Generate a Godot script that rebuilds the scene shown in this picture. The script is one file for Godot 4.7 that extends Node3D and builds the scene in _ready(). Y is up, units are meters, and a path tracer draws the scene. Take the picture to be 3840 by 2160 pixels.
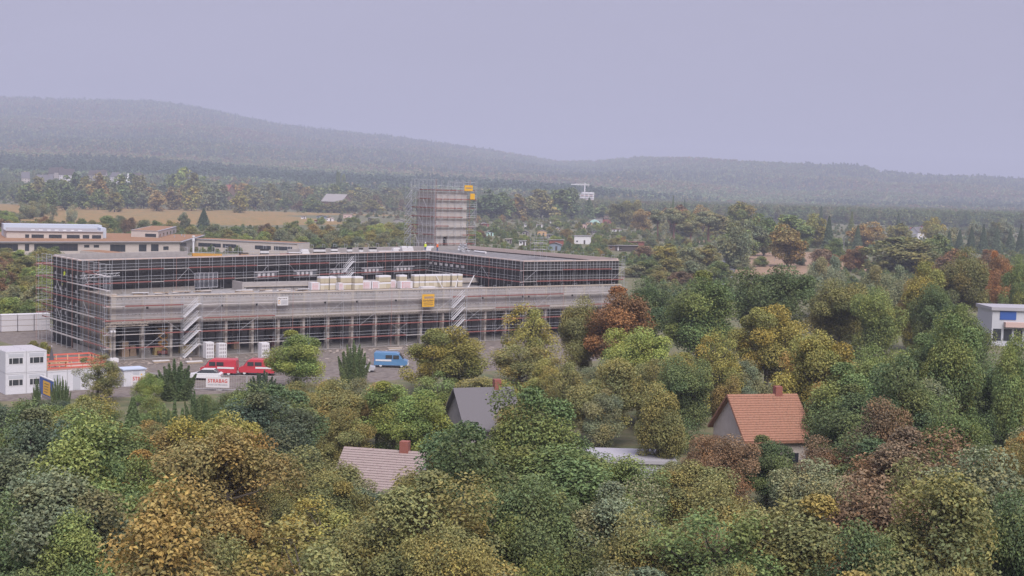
extends Node3D
# A fire-station-like building under construction seen from a high window across tree tops, hazy overcast day.
# Site frame: u runs along the front facade, v runs back from it, w is height. TURN is the facade's angle.
const TURN := 0.6334
const CORNER := Vector3(-57.77, 0.0, -195.19)
const LEAN := 0.2782            # slant of the upper storey's front wall: v grows by this per metre of u
var rng := RandomNumberGenerator.new()
var M := {}
var taken := {}
var unit_box: ArrayMesh
var unit_tube: ArrayMesh
var org := Vector3.ZERO         # (u, w, v) of the thing that is being built
var crowns := {}
var trunks := {}
var leafmat := []
var sheet_noise := FastNoiseLite.new()

# ---------------------------------------------------------------- helpers
func numbered(called: String) -> String:
	var n: int = taken.get(called, -1) + 1
	taken[called] = n
	return called if n == 0 else "%s_%03d" % [called, n]

func tag(o: Node, label: String, category: String, group := "") -> void:
	o.set_meta("label", label)
	o.set_meta("category", category)
	if group != "":
		o.set_meta("group", group)

func thing(called: String, label: String, category: String, at: Vector3, turn := 0.0, group := "") -> Node3D:
	var o := Node3D.new()
	o.name = numbered(called)
	add_child(o, true)
	o.position = at
	o.rotation.y = turn
	tag(o, label, category, group)
	return o

func site(u: float, w: float, v: float) -> Vector3:
	return CORNER + Vector3(u * cos(TURN) - v * sin(TURN), w, -(u * sin(TURN) + v * cos(TURN)))

func sthing(called: String, label: String, category: String, u: float, w: float, v: float, group := "", turn := 0.0) -> Node3D:
	org = Vector3(u, w, v)
	return thing(called, label, category, site(u, w, v), TURN + turn, group)

func l(u: float, w: float, v: float) -> Vector3:
	return Vector3(u - org.x, w - org.y, -(v - org.z))

func put(parent: Node, called: String, mesh: Mesh, mat: Material, xf := Transform3D()) -> MeshInstance3D:
	var o := MeshInstance3D.new()
	o.name = called
	o.mesh = mesh
	o.material_override = mat
	o.transform = xf
	parent.add_child(o, true)
	return o

# a box given by two opposite corners in the parent's own axes
func box(parent: Node, called: String, a: Vector3, b: Vector3, mat: Material) -> MeshInstance3D:
	var s := (b - a).abs()
	return put(parent, called, unit_box, mat, Transform3D(Basis.from_scale(s.max(Vector3.ONE * 0.001)), (a + b) / 2.0))

# the same in site coordinates (u0..u1, w0..w1, v0..v1)
func sbox(parent: Node, called: String, u0: float, u1: float, w0: float, w1: float, v0: float, v1: float, mat: Material) -> MeshInstance3D:
	return box(parent, called, l(u0, w0, v0), l(u1, w1, v1), mat)

# a wall-like box between two plan points (u, v), from w0 to w1, its thickness laid to the left (t0) .. (t1) of a->b, which is away from the camera when going to larger u
func wall(parent: Node, called: String, a: Vector2, b: Vector2, w0: float, w1: float, t0: float, t1: float, mat: Material) -> MeshInstance3D:
	var d := (b - a)
	var len := d.length()
	d /= len
	var n := Vector2(-d.y, d.x)
	var c := (a + b) / 2.0 + n * (t0 + t1) / 2.0
	var bx := Vector3(d.x, 0, -d.y)
	var bz := Vector3(-n.x, 0, n.y)
	return put(parent, called, unit_box, mat, Transform3D(Basis(bx * len, Vector3(0, absf(w1 - w0), 0), bz * absf(t1 - t0)), l(c.x, (w0 + w1) / 2.0, c.y)))

func bar(parent: Node, called: String, a: Vector3, b: Vector3, r: float, mat: Material) -> MeshInstance3D:
	var d := b - a
	var len := maxf(d.length(), 0.001)
	var y := d / len
	var x := y.cross(Vector3(0, 0, 1) if absf(y.z) < 0.9 else Vector3(1, 0, 0)).normalized()
	var z := x.cross(y)
	return put(parent, called, unit_tube, mat, Transform3D(Basis(x * r * 2.0, y * len, z * r * 2.0), (a + b) / 2.0))

# beam of square section between two points, upright as far as possible
func beam(parent: Node, called: String, a: Vector3, b: Vector3, wide: float, high: float, mat: Material) -> MeshInstance3D:
	var d := b - a
	var len := maxf(d.length(), 0.001)
	var x := d / len
	var z := x.cross(Vector3.UP)
	z = z.normalized() if z.length() > 0.01 else Vector3(0, 0, 1)
	var y := z.cross(x)
	return put(parent, called, unit_box, mat, Transform3D(Basis(x * len, y * high, z * wide), (a + b) / 2.0))

class MB:
	var v := PackedVector3Array()
	var n := PackedVector3Array()
	var c := PackedColorArray()
	var uv := PackedVector2Array()
	var tinted := false
	var mapped := false
	func tri(p: Vector3, q: Vector3, r: Vector3, col := Color.WHITE) -> void:
		var m := (r - p).cross(q - p).normalized()
		v.append(p); v.append(q); v.append(r)
		n.append(m); n.append(m); n.append(m)
		if tinted:
			c.append(col); c.append(col); c.append(col)
	func quad(p: Vector3, q: Vector3, r: Vector3, s: Vector3, col := Color.WHITE) -> void:
		tri(p, q, r, col)
		tri(p, r, s, col)
	# four corners whose face looks towards "out"
	func face(p: Vector3, q: Vector3, r: Vector3, s: Vector3, out: Vector3, col := Color.WHITE) -> void:
		if (r - p).cross(q - p).dot(out) < 0.0:
			quad(p, s, r, q, col)
		else:
			quad(p, q, r, s, col)
	func box(a: Vector3, b: Vector3, col := Color.WHITE) -> void:
		var lo := a.min(b)
		var hi := a.max(b)
		for i in 3:
			for side in 2:
				var p: Array[Vector3] = []
				for k in 4:
					var q := Vector3.ZERO
					q[i] = hi[i] if side else lo[i]
					q[(i + 1) % 3] = hi[(i + 1) % 3] if k in [1, 2] else lo[(i + 1) % 3]
					q[(i + 2) % 3] = hi[(i + 2) % 3] if k in [2, 3] else lo[(i + 2) % 3]
					p.append(q)
				var o := Vector3.ZERO
				o[i] = 1.0 if side else -1.0
				face(p[0], p[1], p[2], p[3], o, col)
	func tube(a: Vector3, b: Vector3, ra: float, rb: float, sides := 6, col := Color.WHITE, caps := true) -> void:
		var y := (b - a).normalized()
		var x := y.cross(Vector3(0, 0, 1) if absf(y.z) < 0.9 else Vector3(1, 0, 0)).normalized()
		var z := x.cross(y)
		for i in sides:
			var t0 := TAU * i / sides
			var t1 := TAU * (i + 1) / sides
			var d0 := x * cos(t0) + z * sin(t0)
			var d1 := x * cos(t1) + z * sin(t1)
			face(a + d0 * ra, a + d1 * ra, b + d1 * rb, b + d0 * rb, d0 + d1, col)
			if caps:
				var e := [[a, ra, -y], [b, rb, y]]
				for k in e:
					if k[1] > 0.001:
						if (k[0] + d1 * k[1] - k[0]).cross(k[0] + d0 * k[1] - k[0]).dot(k[2]) > 0.0:
							tri(k[0], k[0] + d0 * k[1], k[0] + d1 * k[1], col)
						else:
							tri(k[0], k[0] + d1 * k[1], k[0] + d0 * k[1], col)
	# flat polygon (plan) turned into a slab between heights w0 and w1
	func slab(poly: PackedVector2Array, w0: float, w1: float, to3: Callable) -> void:
		var ids := Geometry2D.triangulate_polygon(poly)
		for i in range(0, ids.size(), 3):
			var a: Vector3 = to3.call(poly[ids[i]], w1)
			var b: Vector3 = to3.call(poly[ids[i + 1]], w1)
			var d: Vector3 = to3.call(poly[ids[i + 2]], w1)
			var dn: Vector3 = to3.call(poly[ids[i]], w0) - a
			for s in 2:
				var off := dn if s else Vector3.ZERO
				if (d - a).cross(b - a).dot(dn) * (1.0 if s else -1.0) > 0.0:
					tri(a + off, b + off, d + off)
				else:
					tri(a + off, d + off, b + off)
		var mid := Vector2.ZERO
		for p in poly:
			mid += p / poly.size()
		for i in poly.size():
			var p := poly[i]
			var q := poly[(i + 1) % poly.size()]
			var a: Vector3 = to3.call(p, w0)
			var b: Vector3 = to3.call(q, w0)
			face(a, b, to3.call(q, w1), to3.call(p, w1), (a + b) / 2.0 - to3.call(mid, w0))
	func mesh() -> ArrayMesh:
		var a := []
		a.resize(Mesh.ARRAY_MAX)
		a[Mesh.ARRAY_VERTEX] = v
		a[Mesh.ARRAY_NORMAL] = n
		if tinted:
			a[Mesh.ARRAY_COLOR] = c
		if mapped:
			a[Mesh.ARRAY_TEX_UV] = uv
		var m := ArrayMesh.new()
		m.add_surface_from_arrays(Mesh.PRIMITIVE_TRIANGLES, a)
		return m

func lin(r: float, g: float, b: float) -> Color:
	return Color(r, g, b).linear_to_srgb()

func plain(r: float, g: float, b: float, rough := 0.85, metal := 0.0) -> StandardMaterial3D:
	var m := StandardMaterial3D.new()
	m.albedo_color = lin(r, g, b)
	m.roughness = rough
	m.metallic = metal
	return m

# a surface whose colour wanders between several linear colours with world-space noise; scale = metres one tile of the pattern spans
func grainy(cols: Array, span: float, freq := 0.02, rough := 0.9, seed_ := 1, bump := 0.0) -> StandardMaterial3D:
	var n := FastNoiseLite.new()
	n.seed = seed_
	n.frequency = freq
	n.fractal_octaves = 5
	var t := NoiseTexture2D.new()
	t.width = 512
	t.height = 512
	t.seamless = true
	t.noise = n
	var g := Gradient.new()
	g.offsets = PackedFloat32Array()
	var offs := PackedFloat32Array()
	var gc := PackedColorArray()
	for i in cols.size():
		offs.append(0.15 + 0.7 * i / maxf(1.0, cols.size() - 1.0))
		gc.append(lin(cols[i][0], cols[i][1], cols[i][2]))
	g.offsets = offs
	g.colors = gc
	t.color_ramp = g
	var m := StandardMaterial3D.new()
	m.albedo_texture = t
	m.roughness = rough
	m.uv1_triplanar = true
	m.uv1_world_triplanar = true
	m.uv1_scale = Vector3.ONE / span
	return m

func text(parent: Node, called: String, words: String, at: Vector3, high: float, mat: Material, turn := 0.0, bold := 700, wide := 0.0) -> MeshInstance3D:
	var f := SystemFont.new()
	f.font_names = PackedStringArray(["Droid Sans"])
	f.font_weight = bold
	var t := TextMesh.new()
	t.text = words
	t.font = f
	t.font_size = 64
	t.pixel_size = high / 46.0
	t.depth = 0.01
	var o := put(parent, called, t, mat, Transform3D(Basis(Vector3.UP, turn), at))
	if wide > 0.0:
		var s := wide / maxf(t.get_aabb().size.x, 0.01)
		o.scale = Vector3(s, 1, 1)
	return o

func ordinal(n: int) -> String:
	var ones := ["", "first", "second", "third", "fourth", "fifth", "sixth", "seventh", "eighth", "ninth", "tenth", "eleventh", "twelfth", "thirteenth", "fourteenth", "fifteenth", "sixteenth", "seventeenth", "eighteenth", "nineteenth"]
	if n < 20:
		return ones[n]
	var tens := ["", "", "twent", "thirt", "fort", "fift", "sixt", "sevent", "eight", "ninet"]
	if n >= 100:
		return "hundred and " + ordinal(n - 100) if n > 100 else "hundredth"
	return tens[n / 10] + "ieth" if n % 10 == 0 else tens[n / 10] + "y-" + ones[n % 10]

# ---------------------------------------------------------------- land
# ridge line: tangent of azimuth -> tangent of elevation of the forested crest as it shows above the eye level
const CREST := [[-0.60, 0.060], [-0.45, 0.058], [-0.377, 0.0567], [-0.327, 0.0562], [-0.266, 0.0569], [-0.231, 0.0530], [-0.201, 0.0472], [-0.172, 0.0421], [-0.128, 0.0384], [-0.084, 0.0351], [-0.046, 0.0310], [-0.011, 0.0270], [0.033, 0.0209], [0.062, 0.0223], [0.088, 0.0260], [0.129, 0.0266], [0.179, 0.0250], [0.238, 0.0243], [0.258, 0.0237], [0.267, 0.0203], [0.305, 0.0184], [0.340, 0.0188], [0.377, 0.0175], [0.45, 0.016], [0.60, 0.014]]
const EYE := 26.24

func crest_at(t: float) -> float:
	if t <= CREST[0][0]:
		return CREST[0][1]
	for i in range(1, CREST.size()):
		if t <= CREST[i][0]:
			var k: float = (t - CREST[i - 1][0]) / (CREST[i][0] - CREST[i - 1][0])
			return lerpf(CREST[i - 1][1], CREST[i][1], k)
	return CREST[-1][1]

func land(x: float, z: float) -> float:
	var fwd := -z
	if fwd < 900.0:
		return 0.0
	var t := x / fwd
	var r := fwd
	var left := 1.0 - smoothstep(0.02, 0.2, t)
	var r0 := lerpf(2700.0, 1400.0, left)
	var rr := lerpf(4700.0, 5900.0, left)
	if r < r0:
		return 0.0
	var top := EYE + crest_at(t) * rr - 14.0
	var k := (r - r0) / (rr - r0)
	var h := top * pow(clampf(k, 0.0, 1.0), 1.7)
	if k > 1.0:
		h = top - (r - rr) * 0.08
	var wob := sheet_noise.get_noise_2d(x * 0.9, z * 0.9) * 26.0 * smoothstep(0.1, 0.5, k) * (1.0 - smoothstep(0.75, 1.0, k))
	return maxf(h + wob, 0.0)

func sheet(called: String, pts: Array, lift: float, mat: Material) -> MeshInstance3D:
	var poly := PackedVector2Array()
	for p in pts:
		poly.append(Vector2(p[0], p[1]))
	var mb := MB.new()
	var ids := Geometry2D.triangulate_polygon(poly)
	for i in range(0, ids.size(), 3):
		var a := Vector3(poly[ids[i]].x, lift, -poly[ids[i]].y)
		var b := Vector3(poly[ids[i + 1]].x, lift, -poly[ids[i + 1]].y)
		var c := Vector3(poly[ids[i + 2]].x, lift, -poly[ids[i + 2]].y)
		if (c - a).cross(b - a).y > 0.0:
			mb.tri(a, b, c)
		else:
			mb.tri(a, c, b)
	var o := put(self, numbered(called), mb.mesh(), mat)
	o.set_meta("kind", "structure")
	return o

func make_land() -> void:
	# one polar sheet round the camera, out past the ridges
	var angles := []
	var a := -PI
	while a < PI + 0.001:
		angles.append(a)
		a += deg_to_rad(0.5) if absf(a) < 0.62 else deg_to_rad(6.0)
	var radii := [0.5]
	var r := 30.0
	while r < 9500.0:
		radii.append(r)
		r *= 1.035 if r < 1300.0 else 1.022
	var st := SurfaceTool.new()
	st.begin(Mesh.PRIMITIVE_TRIANGLES)
	var na := angles.size()
	for rad in radii:
		for an in angles:
			var f: float = rad * cos(an)
			var x: float = rad * sin(an)
			if absf(an) < 1.2:
				f = rad
				x = rad * tan(an)
			st.add_vertex(Vector3(x, land(x, -f) , -f))
	for i in radii.size() - 1:
		for j in na - 1:
			var p := i * na + j
			st.add_index(p); st.add_index(p + na); st.add_index(p + na + 1)
			st.add_index(p); st.add_index(p + na + 1); st.add_index(p + 1)
	st.generate_normals()
	var g := put(self, "ground", st.commit(), M.ground)
	g.set_meta("kind", "structure")

# ---------------------------------------------------------------- trees
func leaf(mb: MB, p: Vector3, nrm: Vector3, s: float, col: Color, long := 1.0) -> void:
	var t := nrm.cross(Vector3(rng.randf() - 0.5, rng.randf() - 0.5, rng.randf() - 0.5)).normalized()
	var b := nrm.cross(t).normalized()
	var q := nrm * s * 0.22
	mb.tri(p - t * s * long * 0.55, p + b * s * 0.36 + q, p + t * s * long * 0.55, col)
	mb.tri(p - t * s * long * 0.55, p + t * s * long * 0.55, p - b * s * 0.36 + q, col)

func rdir() -> Vector3:
	var z := rng.randf_range(-1, 1)
	var a := rng.randf() * TAU
	var q := sqrt(1.0 - z * z)
	return Vector3(q * cos(a), z, q * sin(a))

# crown and wood of a tree 10 m high and (for most kinds) 8 m wide, standing at the origin
func grow(kind: String, leaves: int, size: float, seed_: int, low := 0.0) -> void:
	rng.seed = seed_
	var mb := MB.new()
	mb.tinted = true
	var wd := MB.new()
	var lobes := []
	var key := "%s%d%d" % [kind, leaves, seed_]
	if kind == "C":
		wd.tube(Vector3.ZERO, Vector3(0, 9.6, 0), 0.2, 0.03, 6)
		for i in leaves:
			var t := pow(rng.randf(), 0.75)
			var tier := floorf(t * 17.0) / 17.0 + rng.randf() * 0.035
			var y := 0.5 + 9.4 * (1.0 - tier) if false else 0.6 + 9.3 * tier
			var reach := (1.0 - tier) * 3.4 + 0.15
			var rr := reach * sqrt(rng.randf()) * rng.randf_range(0.75, 1.05)
			var an := rng.randf() * TAU
			var arm := 0.82 + 0.18 * sin(an * 7.0 + floorf(t * 17.0) * 2.1)
			rr *= arm
			var p := Vector3(cos(an) * rr, y - rr * 0.38 + rng.randf_range(-0.12, 0.12), sin(an) * rr)
			var nn := (Vector3(cos(an) * 0.5, 1.0, sin(an) * 0.5) + rdir() * 0.55).normalized()
			var g := rng.randf_range(0.62, 1.0)
			leaf(mb, p, nn, size * (0.55 + 0.6 * (1.0 - tier)), Color(g, g, g * 0.97), 1.5)
	elif kind == "Y":
		var plumes := []
		for i in 22:
			var an := TAU * i * 0.382 + rng.randf() * 0.5
			var lean := sqrt((i + 0.5) / 22.0)
			plumes.append([Vector3(cos(an), 0, sin(an)) * lean * 1.6, Vector3(cos(an) * lean * 3.9, 9.8 - lean * lean * 4.6 + rng.randf_range(-0.7, 0.3), sin(an) * lean * 3.9), rng.randf_range(0.66, 1.0), rng.randf_range(-0.1, 0.08)])
		for q in plumes:
			wd.tube(q[0], q[0].lerp(q[1], 0.9), 0.08, 0.02, 4, Color.WHITE, false)
		for i in leaves:
			var q: Array = plumes[rng.randi() % plumes.size()]
			var t := 1.0 - pow(rng.randf(), 0.8)
			var d := rdir()
			var p: Vector3 = q[0].lerp(q[1], t) + d * (1.25 * (1.0 - t) + 0.12) * sqrt(rng.randf())
			p.y = maxf(p.y, 0.05)
			var g: float = q[2] * rng.randf_range(0.45, 1.0)
			leaf(mb, p, (d * 0.6 + Vector3(0, 0.5, 0) + rdir() * 0.6).normalized(), size * rng.randf_range(0.7, 1.2), Color(clampf(g * (1.0 + q[3]), 0, 1), g, g), 1.7)
	else:
		var centre := Vector3(0, 5.3, 0)
		var rad := Vector3(4.0, 4.7, 4.0)
		var nl := 44
		var lr := 1.05
		match kind:
			"O":
				centre = Vector3(0, 5.2, 0); rad = Vector3(3.9, 4.9, 3.9); nl = 44
			"S":
				centre = Vector3(0, 5.4, 0); rad = Vector3(4.3, 4.3, 4.3); nl = 50; lr = 0.95
			"P":
				centre = Vector3(0, 5.3, 0); rad = Vector3(4.1, 4.7, 4.1); nl = 46; lr = 0.85
			"W":
				centre = Vector3(0, 5.6, 0); rad = Vector3(3.9, 4.5, 3.9); nl = 34; lr = 1.15
			"B":
				centre = Vector3(0, 4.6, 0); rad = Vector3(4.2, 5.2, 4.2); nl = 40; lr = 1.25
			"L":
				centre = Vector3(0, 5.2, 0); rad = Vector3(3.6, 4.9, 3.6); nl = 34; lr = 1.2
			"N":
				centre = Vector3(0, 7.6, 0); rad = Vector3(3.9, 2.3, 3.9); nl = 26; lr = 1.05
			"Y":
				centre = Vector3(0, 4.6, 0); rad = Vector3(4.1, 5.2, 4.1); nl = 46; lr = 1.0
		if not kind in ["N", "L"]:
			centre.y -= low * 0.6
			rad.y += low * 0.6
		var ph := [rng.randf() * TAU, rng.randf() * TAU, rng.randf() * TAU]
		for i in nl:
			var d := rdir()
			if low == 0.0 and d.y < -0.75 and not kind in ["B", "Y"]:
				d.y = -d.y * 0.6
				d = d.normalized()
			var k := rng.randf_range(0.55, 0.9) if i > nl / 4 else rng.randf_range(0.1, 0.55)
			var az := atan2(d.z, d.x)
			k *= 0.93 + 0.15 * sin(az * 2.0 + ph[0]) + 0.1 * sin(az * 3.0 + ph[1] + d.y * 2.0) + 0.07 * sin(d.y * 5.0 + ph[2])
			var p := centre + Vector3(d.x * rad.x, d.y * rad.y, d.z * rad.z) * k
			var up := clampf(p.y / 9.0, 0.0, 1.0)
			if kind == "B" or kind == "Y":
				p.x *= 1.12 - up * 0.5
				p.z *= 1.12 - up * 0.5
			elif kind in ["R", "O", "P"]:
				p.x *= 1.05 - up * 0.25
				p.z *= 1.05 - up * 0.25
			p.y = maxf(p.y, 0.5)
			var q := lr * rng.randf_range(0.7, 1.35)
			var tone := rng.randf_range(0.66, 1.0)
			var hue := rng.randf_range(-0.1, 0.1) if rng.randf() < 0.8 else rng.randf_range(0.1, 0.24)
			var sprigs := []
			for j in 9:
				sprigs.append((rdir() + d * 0.5 + Vector3(0, 0.25, 0)).normalized())
			lobes.append([p, q, tone, hue, sprigs])
		var th := 0.34 if kind in ["N"] else 0.26
		if kind == "B" or kind == "Y":
			for i in 9:
				var e: Vector3 = lobes[i][0]
				wd.tube(Vector3(e.x * 0.1, 0, e.z * 0.1), e, 0.09, 0.02, 5, Color.WHITE, false)
		else:
			var fork: float = centre.y - rad.y * (0.45 if kind != "N" else 0.9)
			var head := Vector3(rng.randf_range(-0.25, 0.25), fork, rng.randf_range(-0.25, 0.25))
			wd.tube(Vector3(0, -0.1, 0), head, th, th * 0.7, 7, Color.WHITE, false)
			var crownhead := head + Vector3(rng.randf_range(-0.4, 0.4), rad.y * 0.9, rng.randf_range(-0.4, 0.4))
			wd.tube(head, crownhead, th * 0.7, th * 0.2, 6, Color.WHITE, false)
			for lo in lobes:
				var s := head.lerp(crownhead, clampf((lo[0].y - head.y) / maxf(crownhead.y - head.y, 0.1) - 0.35, 0.0, 0.85))
				var m: Vector3 = s.lerp(lo[0], 0.55) + Vector3(0, -0.25, 0)
				wd.tube(s, m, th * 0.3, th * 0.16, 5, Color.WHITE, false)
				wd.tube(m, lo[0], th * 0.16, 0.02, 4, Color.WHITE, false)
				for j in 3:
					wd.tube(lo[0], lo[0] + rdir() * lo[1] * 0.9, 0.025, 0.008, 3, Color.WHITE, false)
		for i in leaves:
			var lo: Array = lobes[rng.randi() % lobes.size()]
			var sp: Vector3 = lo[4][rng.randi() % 9]
			var d := (sp * 0.85 + rdir() * 0.75).normalized()
			var q: float = lo[1]
			var rr := q * (0.25 + 0.95 * sqrt(rng.randf())) * (0.75 + 0.45 * maxf(d.dot(sp), 0.0))
			var p: Vector3 = lo[0] + Vector3(d.x, d.y * (0.9 if kind != "N" else 0.55), d.z) * rr
			var nn := (d * 0.5 + Vector3(0, 0.75, 0) + rdir() * 0.7).normalized()
			var g: float = lo[2] * rng.randf_range(0.45, 1.0)
			var hue: float = lo[3] + rng.randf_range(-0.09, 0.09)
			var long := 1.0
			if kind == "W":
				p.y -= rng.randf() * rng.randf() * 2.6
				nn = Vector3(nn.x, nn.y * 0.2, nn.z).normalized()
				long = 1.4
			elif kind == "Y":
				p += Vector3(d.x, 0.9, d.z) * rng.randf() * 0.5
				long = 1.6
			leaf(mb, p, nn, size * rng.randf_range(0.7, 1.25), Color(clampf(g * (1.0 + hue), 0, 1), g, clampf(g * (1.0 - hue), 0, 1)), long)
	crowns[kind].append(mb.mesh())
	trunks[kind].append(wd.mesh())

const TONE := ["dark green", "green", "light green", "olive green", "yellowish olive", "golden", "rust brown", "orange", "silvery green", "greyish green", "blackish green", "reddish brown"]
const KINDWORD := {"R": ["broadleaf_tree", "round broadleaf tree", "tree"], "O": ["broadleaf_tree", "tall oval broadleaf tree", "tree"], "S": ["broadleaf_tree", "wide spreading tree", "tree"], "P": ["broadleaf_tree", "thinly leaved tree", "tree"], "C": ["spruce_tree", "pointed spruce", "tree"], "N": ["pine_tree", "bare-trunked pine", "tree"], "W": ["willow_tree", "drooping willow", "tree"], "B": ["shrub", "bushy shrub", "shrub"], "L": ["poplar_tree", "slender poplar", "tree"], "Y": ["yew_shrub", "upright feathery conifer", "shrub"]}

func tree(kind: String, lod: int, x: float, fwd: float, high: float, wide: float, col: int, label: String, group: String) -> void:
	var g := land(x, -fwd)
	high = maxf(high - g, 2.0)
	var w: Array = KINDWORD[kind]
	var o := thing(w[0], label, w[2], Vector3(x, g - 0.03, -fwd), rng.randf() * TAU, group)
	var set_: Array = crowns[kind + str(lod)]
	var i := rng.randi() % set_.size()
	var s := Vector3(wide / 8.0, high / 10.0, wide / 8.0)
	put(o, "trunk" if kind != "B" else "stem", trunks[kind + str(lod)][i], M.bark if kind != "N" else M.pinebark, Transform3D(Basis.from_scale(s), Vector3.ZERO))
	put(o, "crown", set_[i], leafmat[col][rng.randi() % 2], Transform3D(Basis.from_scale(s), Vector3.ZERO))

func make_prototypes() -> void:
	var plan := {0: [38000, 0.19, "ROSPCWBYN"], 1: [7000, 0.44, "ROSPCWBNLY"], 2: [1700, 0.85, "ROCBLWPSN"]}
	for lod in plan:
		for k in plan[lod][2]:
			var key: String = k + str(lod)
			crowns[k] = []
			trunks[k] = []
			var variants := 3 if k == "R" else (2 if k in "BOSP" and lod < 2 else 1)
			for s in variants:
				var n: float = plan[lod][0] * (0.32 if k == "P" else 1.0)
				grow(k, int(n), plan[lod][1] * (1.15 if k == "C" else 1.0), 11 + s * 7 + lod * 100 + k.unicode_at(0), 1.0 if lod > 0 else 0.45)
			crowns[key] = crowns[k]
			trunks[key] = trunks[k]

const GREEN := [[0.205, 0.29, 0.115], [0.285, 0.38, 0.125], [0.43, 0.54, 0.15], [0.375, 0.375, 0.135], [0.465, 0.455, 0.125], [0.52, 0.4, 0.14], [0.47, 0.265, 0.115], [0.54, 0.325, 0.15], [0.47, 0.51, 0.33], [0.345, 0.39, 0.215], [0.16, 0.225, 0.135], [0.345, 0.245, 0.14]]

func make_leaf_materials() -> void:
	for c in GREEN:
		var two := []
		for k in 2:
			var m := StandardMaterial3D.new()
			var f := 1.0 + (0.12 if k else -0.05)
			m.albedo_color = lin(c[0] * f * (1.06 if k else 1.0), c[1] * f, c[2] * f)
			m.vertex_color_use_as_albedo = true
			m.roughness = 0.75
			m.backlight_enabled = true
			m.backlight = lin(0.45, 0.5, 0.35)
			m.cull_mode = BaseMaterial3D.CULL_DISABLED
			two.append(m)
		leafmat.append(two)

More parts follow.
